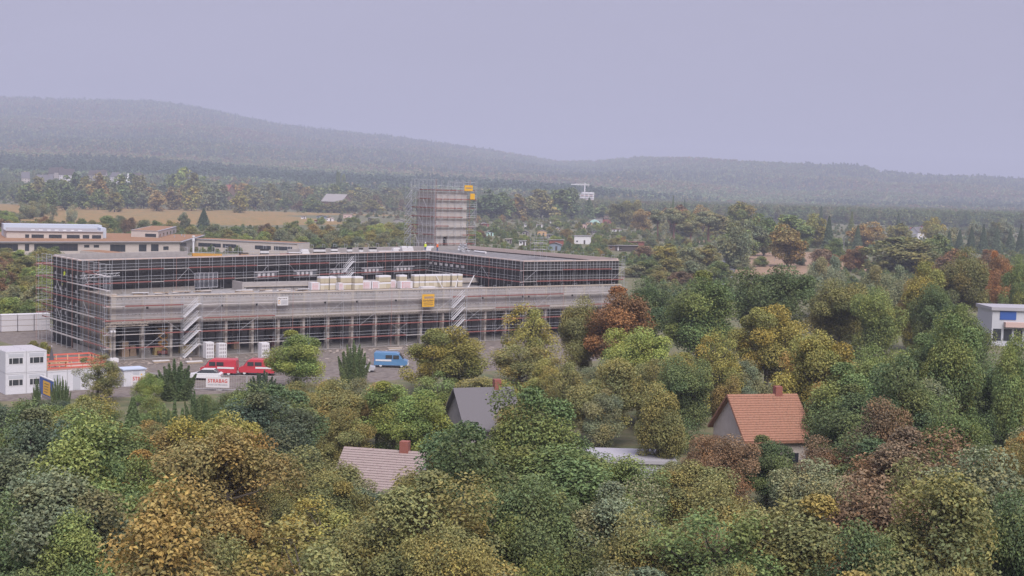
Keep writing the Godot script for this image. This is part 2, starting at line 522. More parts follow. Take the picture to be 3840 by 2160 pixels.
# all single trees: [x, metres ahead of the camera, height, width, kind, colour]
const TREES := {
	"yard": [[-52.6, 150, 4, 1.2, "Y", 0], [-51, 152, 4, 1.8, "Y", 0], [-49.6, 150, 4.2, 1.8, "Y", 0], [-48.3, 158, 5.9, 6.7, "P", 3], [-42.1, 157, 4.1, 3.4, "B", 2], [-40.1, 162, 4.9, 6, "Y", 0], [-29.3, 160, 4.2, 4.7, "Y", 10], [-27, 172, 7.8, 8.4, "O", 2], [-20.7, 178, 5.9, 4.9, "Y", 0], [-8, 172, 9.4, 10.1, "S", 4], [1.2, 168, 8, 10.9, "P", 3], [2.5, 180, 11.6, 10.6, "P", 4], [10, 188, 12.2, 7.8, "R", 3], [14.9, 185, 13.8, 12, "O", 6], [15.5, 168, 9.8, 8.9, "R", 2], [21.9, 215, 13.5, 9.7, "R", 0], [27.5, 195, 15.8, 12.6, "O", 1], [24.8, 160, 10.3, 8.2, "P", 4], [34.4, 180, 12.9, 10.6, "S", 4], [43.4, 225, 15.2, 14.1, "R", 0], [69.1, 300, 14.1, 9.4, "W", 8], [52, 215, 13.7, 11.4, "R", 3], [55.2, 205, 13.2, 9.7, "R", 1], [79.6, 290, 13, 9.7, "W", 9], [70.7, 240, 12.6, 6.1, "R", 5], [71.4, 235, 15.5, 10.2, "O", 4], [66.8, 215, 13.5, 8, "R", 0], [96.5, 290, 17.2, 12.5, "R", 3], [61.9, 185, 13.5, 8.4, "B", 1], [107.8, 300, 16.3, 7.7, "O", 7], [107.2, 285, 16, 8.4, "R", 1]],
	"wood": [[83.6, 1065.3, 21.3, 23, "R", 3], [95.1, 1077.3, 22.1, 14.8, "R", 3], [38.2, 425.3, 4.6, 8.4, "B", 9], [88.1, 933.4, 16.5, 16.5, "R", 5], [52.4, 539, 6.4, 9.5, "B", 11], [42.5, 427.2, 5.9, 9.2, "R", 1], [82.8, 779.4, 16.8, 12.2, "N", 9], [42.1, 391, 5, 7.7, "B", 3], [84.5, 760.3, 15.6, 6, "P", 8], [55.7, 493.6, 8.7, 11.6, "R", 4], [129.8, 1113.8, 26.1, 7, "C", 0], [49.7, 423.9, 7.1, 10.8, "R", 3], [90.1, 764.6, 18, 15, "N", 9], [107, 893.8, 20.1, 22.8, "R", 7], [140.7, 1125.1, 24.2, 5.7, "C", 10], [48.7, 388.2, 5, 8.4, "B", 11], [61.8, 479.9, 8, 10.4, "R", 9], [109.6, 845.3, 16.6, 14.9, "O", 4], [90, 692.1, 12.9, 12.2, "N", 9], [55, 407.7, 6.8, 9.6, "R", 9], [136.8, 1010.2, 17.8, 17.9, "R", 9], [136.2, 977.5, 19.5, 15.4, "O", 5], [68.8, 483.3, 9, 11.4, "R", 3], [104.1, 725.8, 17.5, 17.1, "N", 9], [63.8, 423.6, 6.7, 8.3, "B", 1], [122.6, 809.9, 15.9, 17.5, "R", 3], [66.7, 431.2, 4.7, 7.6, "B", 9], [81.3, 497.9, 17.6, 14.7, "W", 9], [135, 819.7, 21.7, 17.7, "R", 1], [94.9, 573.4, 12.4, 16.9, "O", 1], [137.7, 821.8, 24.6, 21, "R", 3], [83.6, 490.3, 2.4, 6.7, "B", 9], [106.9, 603.7, 15.4, 13, "O", 9], [93.2, 512.3, 4.5, 6, "B", 1], [202.3, 1108.4, 17.8, 9.8, "C", 10], [112, 606.8, 19, 14.3, "O", 1], [104.7, 518.3, 16.3, 15.3, "O", 5], [139.8, 677.9, 18.6, 24, "R", 1], [112.3, 531.1, 3.7, 5.2, "B", 10], [160.4, 722.8, 18.4, 17, "O", 4], [224.3, 994.7, 21.4, 9.8, "C", 10], [120.3, 525.9, 7.8, 11.4, "B", 11], [156, 673.3, 18.3, 9.9, "C", 10], [135.6, 573.7, 10.1, 10.1, "R", 1], [193.9, 781.1, 19.9, 9.2, "C", 9], [124.1, 493.4, 9.9, 9.7, "R", 7], [168.8, 666.7, 14, 9.2, "C", 10], [193, 744.3, 14.6, 19, "O", 5], [277.2, 981.2, 17.3, 9.6, "C", 10], [227.5, 804.2, 13.4, 17.4, "R", 4], [140.3, 485.2, 13.8, 27.6, "R", 3], [253.4, 822.3, 17.4, 14.5, "W", 4], [164.6, 529.7, 14, 15.6, "R", 1], [236.7, 739, 13, 13.1, "W", 9], [230.4, 719.2, 11.3, 8.5, "C", 10], [142.6, 444, 9.6, 12.2, "R", 11], [145.5, 445.2, 11.8, 9.6, "R", 7], [237.4, 723.5, 12.3, 8.5, "C", 10], [245.4, 728.5, 13.9, 8.6, "C", 10], [270.1, 795.4, 16.4, 9.4, "O", 8], [253.5, 733.6, 15.4, 8.6, "C", 10], [168.1, 482.4, 10.9, 8.5, "O", 7], [283.3, 804.1, 17, 11.1, "O", 9], [262.8, 739.3, 14.5, 8.7, "C", 10], [301.7, 835.6, 17.2, 9.8, "O", 8], [272.2, 745.1, 13.9, 8.8, "C", 10], [279.7, 749.8, 15.4, 8.8, "C", 10]],
	"grove": [[-39.1, 1177.5, 18.9, 16, "R", 0], [-30.2, 1189.2, 20.2, 24.2, "R", 0], [-20.1, 1202.7, 25.2, 29.9, "R", 0], [-9.5, 1216.6, 23.8, 24.7, "R", 1], [2.5, 1232.3, 21.7, 22.3, "O", 5], [13.6, 1246.8, 18.8, 19.7, "R", 3], [15, 1248.4, 12.7, 16.9, "R", 9], [24.6, 1261.7, 27.1, 28.5, "R", 3], [32.7, 1271.8, 14.2, 17.2, "R", 0], [40.1, 1282, 27.6, 34.7, "R", 1], [45.6, 1289, 20.7, 14.6, "L", 9], [53.3, 1299.5, 29.5, 23.5, "R", 0], [56.3, 1303, 19.6, 26.5, "C", 0], [72.8, 1324.8, 21.3, 16.5, "C", 0], [87.2, 1343.5, 13.7, 24.3, "R", 1], [98.8, 1358.8, 15.2, 27.6, "R", 3]],
	"belt": [[-439.9, 1226.7, 19.4, 14.9, "R", 1], [-374.4, 1061.4, 15.3, 12.1, "R", 0], [-442.2, 1267.7, 25.7, 15.4, "R", 3], [-358.3, 1050.8, 15.8, 12, "R", 1], [-417.5, 1227.9, 23.6, 15, "R", 0], [-426.8, 1288.5, 27.6, 15.7, "R", 1], [-358.2, 1088.1, 16.4, 12.4, "R", 0], [-425.7, 1324.4, 29.3, 16.1, "O", 0], [-363.1, 1143.9, 15.6, 13, "R", 0], [-398.6, 1271.1, 28.2, 15.5, "R", 3], [-364.7, 1189, 29.5, 14.5, "O", 5], [-347.9, 1137.9, 17.1, 13, "R", 1], [-365.9, 1220, 28.6, 14.9, "R", 9], [-317.1, 1078.9, 16.3, 12.3, "R", 3], [-361.1, 1240.7, 30.1, 15.1, "R", 1], [-344.6, 1213, 16.1, 13.8, "R", 0], [-385.8, 1366.7, 32.2, 16.6, "R", 0], [-362.2, 1310.7, 29.6, 16, "R", 3], [-335.3, 1231.3, 16.3, 14, "R", 9], [-371.1, 1382.1, 22, 16.8, "R", 5], [-301.5, 1148.1, 17.3, 13.1, "R", 5], [-369.2, 1427.3, 22.3, 17.4, "O", 9], [-368.4, 1456.9, 32.4, 17.7, "R", 1], [-307, 1223.9, 19.5, 13.9, "O", 5], [-353, 1451.8, 41.3, 17.7, "R", 2], [-317.1, 1315.6, 23.2, 16, "R", 5], [-284.7, 1200.9, 21.3, 13.7, "R", 4], [-308.2, 1304.4, 33.6, 15.9, "R", 3], [-307.9, 1342.5, 30.2, 16.3, "R", 1], [-277.4, 1230.7, 22.8, 14, "R", 9], [-300.1, 1361.1, 26.6, 16.6, "R", 9], [-328.2, 1522.2, 26.8, 18.5, "R", 1], [-274, 1271.1, 24.2, 14.5, "R", 9], [-313.6, 1509.5, 24.2, 18.4, "O", 5], [-237.3, 1176.1, 17.9, 13.4, "R", 4], [-288, 1447.4, 26, 17.6, "R", 5], [-277.9, 1432.3, 23.4, 17.4, "R", 4], [-256.1, 1347.9, 15.9, 15.4, "R", 3], [-265.3, 1417.5, 25.1, 17.3, "R", 9], [-238, 1320.4, 15.1, 15, "B", 9], [-255.1, 1430.5, 25.5, 17.4, "R", 3], [-234, 1389.6, 13.7, 15.8, "B", 1], [-282.7, 1686.8, 27.5, 20.5, "R", 0], [-248.3, 1544.5, 26.2, 18.8, "O", 9], [-206.5, 1318.5, 11.4, 15, "B", 11], [-238.6, 1540.8, 26.4, 18.8, "R", 5], [-239.1, 1605.3, 25.1, 19.5, "R", 1], [-206.1, 1421.9, 14.3, 16.2, "B", 9], [-247.7, 1731.6, 22, 21.1, "R", 2], [-204, 1518.8, 27.3, 18.5, "R", 1], [-216.7, 1671.9, 44, 7.2, "L", 0], [-229.2, 1824.6, 42.2, 7.9, "L", 1], [-208.2, 1659, 27.8, 20.2, "R", 0], [-181.2, 1445.5, 14.9, 16.5, "R", 9], [-208.3, 1770.4, 28.3, 21.6, "R", 0], [-186, 1581.5, 23.5, 19.3, "R", 4], [-160.9, 1369.7, 14.5, 15.6, "B", 9], [-173.5, 1501.2, 17.8, 17.1, "C", 9], [-173.2, 1592.2, 23.8, 19.4, "R", 9], [-142.4, 1360.1, 12.4, 15.5, "R", 4], [-178.2, 1716.3, 20.5, 20.9, "R", 2], [-156.2, 1504.9, 15.3, 17.1, "R", 3], [-139.8, 1401.7, 8, 16, "B", 8], [-157.2, 1636, 25.9, 19.9, "R", 9], [-137.7, 1465.4, 16, 16.7, "B", 0], [-144.2, 1603.6, 7.4, 18.3, "B", 11], [-147.3, 1670.1, 23, 20.3, "R", 3], [-134.7, 1637.9, 15.4, 18.7, "R", 9], [-146.2, 1818.7, 26.7, 22.1, "R", 1]],
	"scrub": [[-298.2, 836.2, 11.5, 11.3, "W", 9], [-121.1, 339.7, 4, 4, "B", 2], [-103.8, 291.3, 3.5, 2.9, "B", 1], [-208.3, 587.3, 8.1, 8, "B", 3], [-70.6, 199.2, 2.4, 2.2, "B", 3], [-132.1, 373.5, 4.4, 5.5, "B", 1], [-95.5, 270.8, 3.2, 3.5, "B", 2], [-307.3, 881, 12.1, 11.9, "W", 9], [-218.8, 632.6, 8.7, 7.1, "B", 6], [-68.3, 198.1, 2.4, 1.9, "B", 4], [-90, 263.5, 3.1, 2.1, "B", 9], [-274.1, 808.6, 11.1, 5.5, "P", 9], [-187.6, 571.7, 7.9, 7.7, "B", 4], [-258.3, 794, 10.9, 7.2, "W", 8], [-200.8, 629, 8.6, 7.1, "B", 0], [-187.1, 604.5, 8.3, 9.6, "B", 3], [-199.6, 670.3, 9.2, 10.6, "B", 1], [-195.4, 674.1, 9.3, 7.6, "B", 9], [-183.7, 651.5, 8.9, 7.4, "B", 11], [-172.6, 634.2, 8.7, 8.6, "B", 9], [-163.6, 623.6, 8.6, 8.4, "B", 1], [-158.5, 627.7, 8.6, 7.1, "B", 3], [-174, 716.6, 9.8, 7.3, "O", 9], [-137.2, 579.3, 8, 7.8, "B", 3], [-174.8, 766.3, 11.3, 13, "C", 10], [-119.8, 537.3, 7.4, 7.3, "B", 1], [-135.3, 611.9, 8.4, 8.3, "B", 9], [-119.6, 563.5, 7.7, 8.9, "B", 3], [-109.7, 531.7, 5.7, 7.2, "B", 1], [-120.4, 591.6, 8.1, 9.4, "B", 1], [-105.5, 534.4, 6.8, 7.2, "B", 2], [-110.3, 569.9, 7.8, 9, "B", 9], [-99.9, 538, 4.2, 7.3, "B", 9], [-101, 549.7, 7.6, 7.4, "B", 2], [-114.2, 628, 8.6, 7.1, "B", 11], [-105.6, 587.4, 8.1, 8, "R", 5], [-98.3, 578.2, 7.9, 7.8, "B", 9], [-91.3, 543.5, 4.8, 7.4, "B", 9], [-108.4, 668.3, 9.2, 9.1, "B", 1], [-93.2, 581.8, 8, 9.2, "W", 9], [-85.5, 547.3, 5.9, 7.4, "B", 2], [-84.3, 560.7, 7.7, 8.9, "W", 9], [-94.3, 643.3, 8.8, 7.3, "B", 5], [-79.6, 551.1, 5.4, 7.5, "B", 1], [-81, 576.3, 7.9, 7.8, "B", 3], [-85.3, 633.2, 8.7, 7.2, "B", 5], [-75.2, 566.8, 7.8, 9, "W", 9], [-71.6, 556.3, 5.5, 7.5, "B", 3], [-73.2, 595.6, 8.2, 8.1, "B", 1], [-78.9, 673.2, 9.2, 9.1, "B", 9], [-67.4, 585.5, 8, 7.9, "B", 2], [-63.5, 561.6, 6.1, 7.6, "B", 9], [-62, 589.1, 8.1, 8, "B", 4], [-66.1, 664.9, 9.1, 9, "B", 2], [-55.1, 566.9, 5.6, 7.7, "B", 3], [-55.3, 579.9, 8, 7.9, "B", 9], [-52.3, 610.2, 8.4, 8.3, "B", 4], [-57.8, 689.8, 9.5, 9.3, "B", 1], [-47.8, 571.7, 6.2, 7.7, "B", 9], [-47.7, 613.3, 8.4, 8.3, "B", 9]],
	"front": [[-28.1, 72, 9.6, 7.1, "R", 0], [-33.7, 92, 11, 7.6, "R", 0], [-23.4, 64, 8.1, 5, "B", 0], [-40.6, 120, 6.4, 5.7, "B", 1], [-21.9, 70, 8.7, 5.9, "R", 1], [-30.7, 105, 7.3, 7.4, "O", 3], [-34.9, 125, 6.3, 4.9, "C", 0], [-22.4, 88, 8.7, 5.7, "R", 1], [-30.1, 120, 6.7, 5.7, "Y", 0], [-30.1, 130, 6.2, 3.8, "Y", 0], [-14.6, 68, 8.5, 6.1, "R", 3], [-19.9, 96, 7.7, 9, "R", 5], [-22.4, 122, 7.4, 5.7, "C", 10], [-9.8, 66, 8.8, 4.9, "B", 3], [-14.1, 98, 7.1, 8.3, "R", 3], [-7.3, 74, 8.9, 7, "R", 3], [-13.1, 135, 6.5, 5.6, "R", 5], [-7.2, 118, 8.3, 7.6, "O", 2], [-2.7, 70, 8.8, 5.5, "R", 3], [-3.7, 145, 5.9, 8, "R", 3], [1.1, 130, 6, 5.6, "R", 3], [0.8, 78, 9.7, 6.6, "R", 0], [2, 63, 9.4, 5.2, "B", 1], [3.6, 92, 9.3, 11.6, "S", 1], [6.1, 150, 8.2, 7.1, "P", 3], [10.2, 140, 8.9, 9.1, "R", 3], [8.1, 74, 9, 6.4, "R", 3], [13.5, 120, 9.4, 5.7, "R", 3], [17.6, 138, 9.9, 7, "R", 0], [13.7, 86, 8.2, 7.1, "R", 3], [22.9, 140, 7.9, 4.1, "R", 5], [10.9, 64, 9.5, 5.3, "B", 3], [30.5, 134, 7.9, 5.3, "R", 5], [32.6, 142, 12.8, 8.4, "S", 4], [21.1, 90, 8.7, 7.4, "R", 9], [17.7, 68, 9.9, 5.9, "R", 0], [36.9, 135, 11.9, 7.4, "R", 1], [29.7, 108, 10.3, 7, "R", 11], [43.2, 140, 13.2, 7.1, "R", 0], [26.3, 84, 10.2, 7.6, "R", 3], [44, 135, 14.8, 8, "O", 1], [20.6, 62, 10.2, 5.1, "B", 3], [34.8, 104, 11.5, 6.7, "R", 1], [34.5, 92, 11.1, 4.7, "O", 5], [47.2, 125, 14, 5.4, "R", 1], [27.9, 72, 10.8, 5.9, "R", 0]],
}
const WHERE := {"yard": ["at the site edge", "trees and shrubs along the edge of the building site", 0], "wood": ["in the right wood", "trees of the mixed wood on the right", 1], "grove": ["in the dark grove", "trees of the dark grove behind the gardens", 2], "belt": ["behind the dry field", "trees in the belt behind the dry field", 2], "scrub": ["in the middle scrub", "shrubs between the field and the buildings", 1], "front": ["among the near treetops", "near treetops in the foreground", 0]}

# lowest line of sight onto the building site: tangent of azimuth -> tangent of depression
const SIGHT := [[-0.5, 0.165], [-0.377, 0.161], [-0.318, 0.159], [-0.23, 0.152], [-0.18, 0.147], [-0.13, 0.1385], [0.016, 0.121], [0.114, 0.115], [0.212, 0.107], [0.27, 0.089], [0.335, 0.078], [0.352, 0.081], [0.358, 0.096], [0.41, 0.098], [0.5, 0.09]]
# roofs that stay in view: azimuth from, to, distance, lowest depression that trees in front may reach
const CLEAR := [[0.160, 0.216, 129.0, 0.176], [-0.118, -0.062, 103.0, 0.215], [0.06, 0.128, 116.0, 0.195]]
const HOUSES := [[24.6, 131.0], [-10.0, 106.0], [-2.6, 136.0], [10.5, 120.5]]

func sight(t: float) -> float:
	for i in range(1, SIGHT.size()):
		if t <= SIGHT[i][0]:
			return lerpf(SIGHT[i - 1][1], SIGHT[i][1], (t - SIGHT[i - 1][0]) / (SIGHT[i][0] - SIGHT[i - 1][0]))
	return 0.055

func near_colour(t: float, e: float) -> int:
	var x := (1920.0 + 5092.0 * t) / 1.4907
	var y := (713.0 + 143.0 * t + 5092.0 * e) / 1.4907
	var pick := [3, 9, 1, 3]
	if x < 170:
		pick = [0, 10, 0, 9]
	elif x < 350:
		pick = [3, 4, 1, 3] if y < 1150 else [1, 1, 0, 2]
	elif x < 640:
		pick = [0, 10, 0, 1] if y < 1085 else [5, 5, 3, 4]
	elif x < 980:
		pick = [10, 0, 0, 3] if y < 1115 and x < 760 else [3, 3, 9, 4]
	elif x < 1180:
		pick = [2, 2, 3, 1] if y < 1150 else [3, 9, 3, 1]
	elif x < 1680 and y > 1100:
		pick = [0, 1, 0, 9]
	elif x < 1900:
		pick = [3, 3, 4, 9] if y < 1100 else [3, 9, 1, 11]
	elif x < 2140:
		pick = [4, 4, 5, 3] if y < 1000 else [3, 11, 9, 0]
	elif y < 1080:
		pick = [1, 1, 0, 9]
	else:
		pick = [3, 9, 11, 0]
	return pick[rng.randi() % 4]

func make_trees() -> void:
	var all := {}
	for zone in TREES:
		all[zone] = TREES[zone].duplicate()
	# the gaps between the near trees are full of more trees and bushes
	rng.seed = 1234
	var tries := 0
	var placed := []
	for t in all.front:
		placed.append(Vector2(t[0], t[1]))
	while all.front.size() < 190 and tries < 6000:
		tries += 1
		var f := 60.0 * pow(168.0 / 60.0, rng.randf())
		var t := rng.randf_range(-0.43, 0.43)
		var p := Vector2(t * f, f)
		var h := minf(rng.randf_range(4.5, 12.5), EYE - (sight(t) + 0.004) * f)
		if h < 3.0:
			continue
		var ok := true
		for q in placed:
			if p.distance_to(q) < 3.6:
				ok = false
		for q in HOUSES:
			if p.distance_to(Vector2(q[0], q[1])) < 8.0:
				ok = false
		for q in CLEAR:
			if t > q[0] - 2.5 / f and t < q[1] + 2.5 / f and f < q[2]:
				h = minf(h, EYE - q[3] * f)
		if not ok or h < 2.6 or (p.x > 52.0 and f > 160.0):
			continue
		placed.append(p)
		var k: String = ["R", "O", "S", "P", "R", "O"][rng.randi() % 6] if h > 6.0 else "B"
		all.front.append([p.x, f, h, clampf(h * rng.randf_range(0.75, 1.1), 4.5, 9.5), k, near_colour(t, (EYE - h * 0.7) / f)])
	# and so is the land behind the shell
	while all.scrub.size() < 190:
		var f := 250.0 * pow(830.0 / 250.0, rng.randf())
		var t := rng.randf_range(-0.42, -0.02)
		var x := t * f
		if f < 500.0 and (t > -0.335 or f < 235.0):
			continue
		if x > -182.0 and x < -70.0 and f > 425.0 and f < 560.0:
			continue
		if f > 610.0 and t > -0.36 and t < -0.13:
			continue
		var h := rng.randf_range(4.0, 8.5) * (0.7 if f < 500.0 else 1.0)
		all.scrub.append([x, f, h, h * rng.randf_range(1.0, 1.5), ["B", "B", "R", "W"][rng.randi() % 4], [9, 3, 2, 2, 9, 4, 8, 3, 11, 1][rng.randi() % 10]])
	for i in 42:
		var f := rng.randf_range(238.0, 425.0)
		var h := rng.randf_range(2.2, 5.5)
		all.scrub.append([rng.randf_range(-0.40, -0.338) * f, f, h, h * rng.randf_range(1.0, 1.4), "B", [1, 2, 9, 2, 3, 1][rng.randi() % 6]])
	for q in [[-186.0, 1290.0, 11.0, 15.0], [-176.0, 1285.0, 9.0, 12.0], [-165.0, 1288.0, 12.0, 14.0], [-158.0, 1295.0, 13.0, 13.0], [-194.0, 1296.0, 14.0, 13.0]]:
		all.belt.append([q[0], q[1], q[2], q[3], "R", [3, 9, 1][int(q[2]) % 3]])
	for zone in all:
		var list: Array = all[zone]
		list.sort_custom(func(p, q): return p[0] / p[1] < q[0] / q[1])
		var i := 0
		for t in list:
			i += 1
			var w: Array = WHERE[zone]
			if zone == "belt" and t[4] in ["R", "O"]:
				t = [t[0], t[1], t[2], t[3] * 1.4, t[4], t[5]]
			rng.seed = hash(zone) + i * 31
			tree(t[4], w[2], t[0], t[1], t[2], t[3], t[5], "%s %s %s, %s from left" % [TONE[t[5]], KINDWORD[t[4]][1], w[0], ordinal(i)], w[1])
	# fruit trees and bushes of the garden plots
	rng.seed = 77
	var rows := []
	while rows.size() < 230:
		var f := 560.0 * pow(1420.0 / 560.0, rng.randf())
		var t := rng.randf_range(-0.165, 0.165)
		var xx := t * f
		if t < -0.07 and (f > 1060.0 or f < 830.0):
			continue
		if t > -0.02 and t < 0.02 and f < 600.0:
			continue
		var clear := true
		for h in HUTS:
			if absf(xx - h[0] * f / h[1]) < h[2] * 0.5 + 1.2 and f < h[1] + 4.0 and f > h[1] - 45.0:
				clear = false
		if clear:
			rows.append([xx, f, rng.randf_range(2.6, 6.0)])
	rows.sort_custom(func(p, q): return p[0] / p[1] < q[0] / q[1])
	var n := 0
	for q in rows:
		n += 1
		rng.seed = 900 + n
		var c: int = [2, 2, 1, 3, 9, 9, 8, 2, 4, 3, 1, 5][rng.randi() % 12]
		var k: String = ["B", "B", "R", "R", "B"][rng.randi() % 5]
		tree(k, 2 if q[1] > 800.0 else 1, q[0], q[1], q[2], q[2] * rng.randf_range(0.9, 1.35), c, "small %s %s in the plots, %s from the left" % [TONE[c], "fruit tree" if k == "R" else "bush", ordinal(n)], "fruit trees and bushes of the garden plots")

# woods too far to tell trees apart: crowns scattered over the land
func far_wood(called: String, label: String, kind: String, count: int, seed_: int, cols: Array, f0: float, f1: float, want: Callable, h0: float, h1: float) -> void:
	rng.seed = seed_
	var mm := MultiMesh.new()
	mm.transform_format = MultiMesh.TRANSFORM_3D
	mm.use_colors = true
	mm.mesh = crowns[kind][0]
	var xs := []
	var cs := []
	var tries := 0
	while xs.size() < count and tries < count * 6:
		tries += 1
		var f := f0 * pow(f1 / f0, rng.randf())
		var t := rng.randf_range(-0.46, 0.46)
		var x := t * f
		if not want.call(x, f, t):
			continue
		var h := rng.randf_range(h0, h1) * (1.0 + 0.25 * smoothstep(3000.0, 6000.0, f))
		var s := h / 10.0
		var wd := s * rng.randf_range(0.9, 1.25) * (0.75 if kind == "CF" else 1.0)
		xs.append(Transform3D(Basis(Vector3.UP, rng.randf() * TAU).scaled(Vector3(wd, s, wd)), Vector3(x, land(x, -f) - 0.8, -f)))
		var patch := sheet_noise.get_noise_2d(x * 0.35 + seed_, f * 0.35) * 0.5 + 0.5
		var c: Array = cols[clampi(int((patch * 0.75 + rng.randf() * 0.5 - 0.12) * cols.size()), 0, cols.size() - 1)]
		var g := rng.randf_range(0.75, 1.15)
		cs.append(Color(c[0] * g, c[1] * g, c[2] * g))
	mm.instance_count = xs.size()
	for i in xs.size():
		mm.set_instance_transform(i, xs[i])
		mm.set_instance_color(i, cs[i])
	var o := MultiMeshInstance3D.new()
	o.name = called
	o.multimesh = mm
	o.material_override = M.farleaf
	add_child(o, true)
	tag(o, label, "forest")
	o.set_meta("kind", "stuff")

func make_far_woods() -> void:
	for k in ["RF", "CF"]:
		crowns[k] = []
		trunks[k] = []
	# very small crowns for the hills
	crowns["R"] = crowns["RF"]; trunks["R"] = trunks["RF"]
	grow("R", 240, 1.75, 501, 1.0)
	crowns["C"] = crowns["CF"]; trunks["C"] = trunks["CF"]
	grow("C", 60, 2.6, 502)
	var leafy := [[0.232, 0.341, 0.17], [0.301, 0.409, 0.18], [0.348, 0.432, 0.19], [0.405, 0.409, 0.19], [0.486, 0.364, 0.19]]
	var dark := [[0.13, 0.208, 0.149], [0.155, 0.234, 0.162], [0.181, 0.259, 0.17]]
	var hill := func(x, f, t): return f < lerpf(4850.0, 6050.0, 1.0 - smoothstep(0.02, 0.2, t)) and f > lerpf(2700.0, 2100.0, 1.0 - smoothstep(0.02, 0.2, t))
	far_wood("hill_forest", "hazy mixed forest covering the long wooded hills", "RF", 62000, 31, leafy + [[0.38, 0.25, 0.15]], 2100.0, 6050.0, hill, 15.0, 22.0)
	far_wood("hill_conifers", "dark conifers scattered through the forest on the hills", "CF", 14000, 32, dark, 2100.0, 6050.0, func(x, f, t): return hill.call(x, f, t) and sheet_noise.get_noise_2d(x * 0.3, f * 0.3) > -0.05, 18.0, 27.0)
	far_wood("conifer_belt", "dark band of conifers at the foot of the left hill", "CF", 3600, 33, dark, 2150.0, 2700.0, func(x, f, t): return t < 0.075 - (f - 2150.0) * 0.0001, 22.0, 32.0)
	# the wooded plain in front of the hills; the village and its gardens stay free
	far_wood("plain_wood", "hazy treetops of the plain in front of the hills", "R2", 9000, 34, leafy, 1440.0, 2900.0, func(x, f, t): return not (t < -0.27 and f > 1760.0 and f < 1960.0 and rng.randf() < 0.8), 11.0, 18.0)
	far_wood("undergrowth", "low green scrub growing between the trees of the plain", "B2", 7000, 35, leafy, 300.0, 1440.0, func(x, f, t): return scrubby(x, f, t), 2.0, 4.2)

func scrubby(x: float, f: float, t: float) -> bool:
	if f < 480.0 and (t < 0.10 or f < 330.0):
		return false
	if t < -0.13 and f > 770.0 and f < 1245.0:
		return false
	if t < -0.06 and f > 850.0 and f < 1120.0 and t < -0.2 + 0.12:
		return false
	if t > 0.13 and t < 0.235 and f > 420.0 and f < 680.0:
		return false
	if x > -175.0 and x < -60.0 and f > 425.0 and f < 500.0:
		return false
	for h in HUTS:
		if absf(x - h[0] * f / h[1]) < h[2] * 0.6 + 1.0 and f < h[1] + 4.0 and f > h[1] - 30.0:
			return false
	return true

# ---------------------------------------------------------------- the building site
func up_v(u: float) -> float:               # front wall of the upper storey
	return 13.77 + LEAN * u

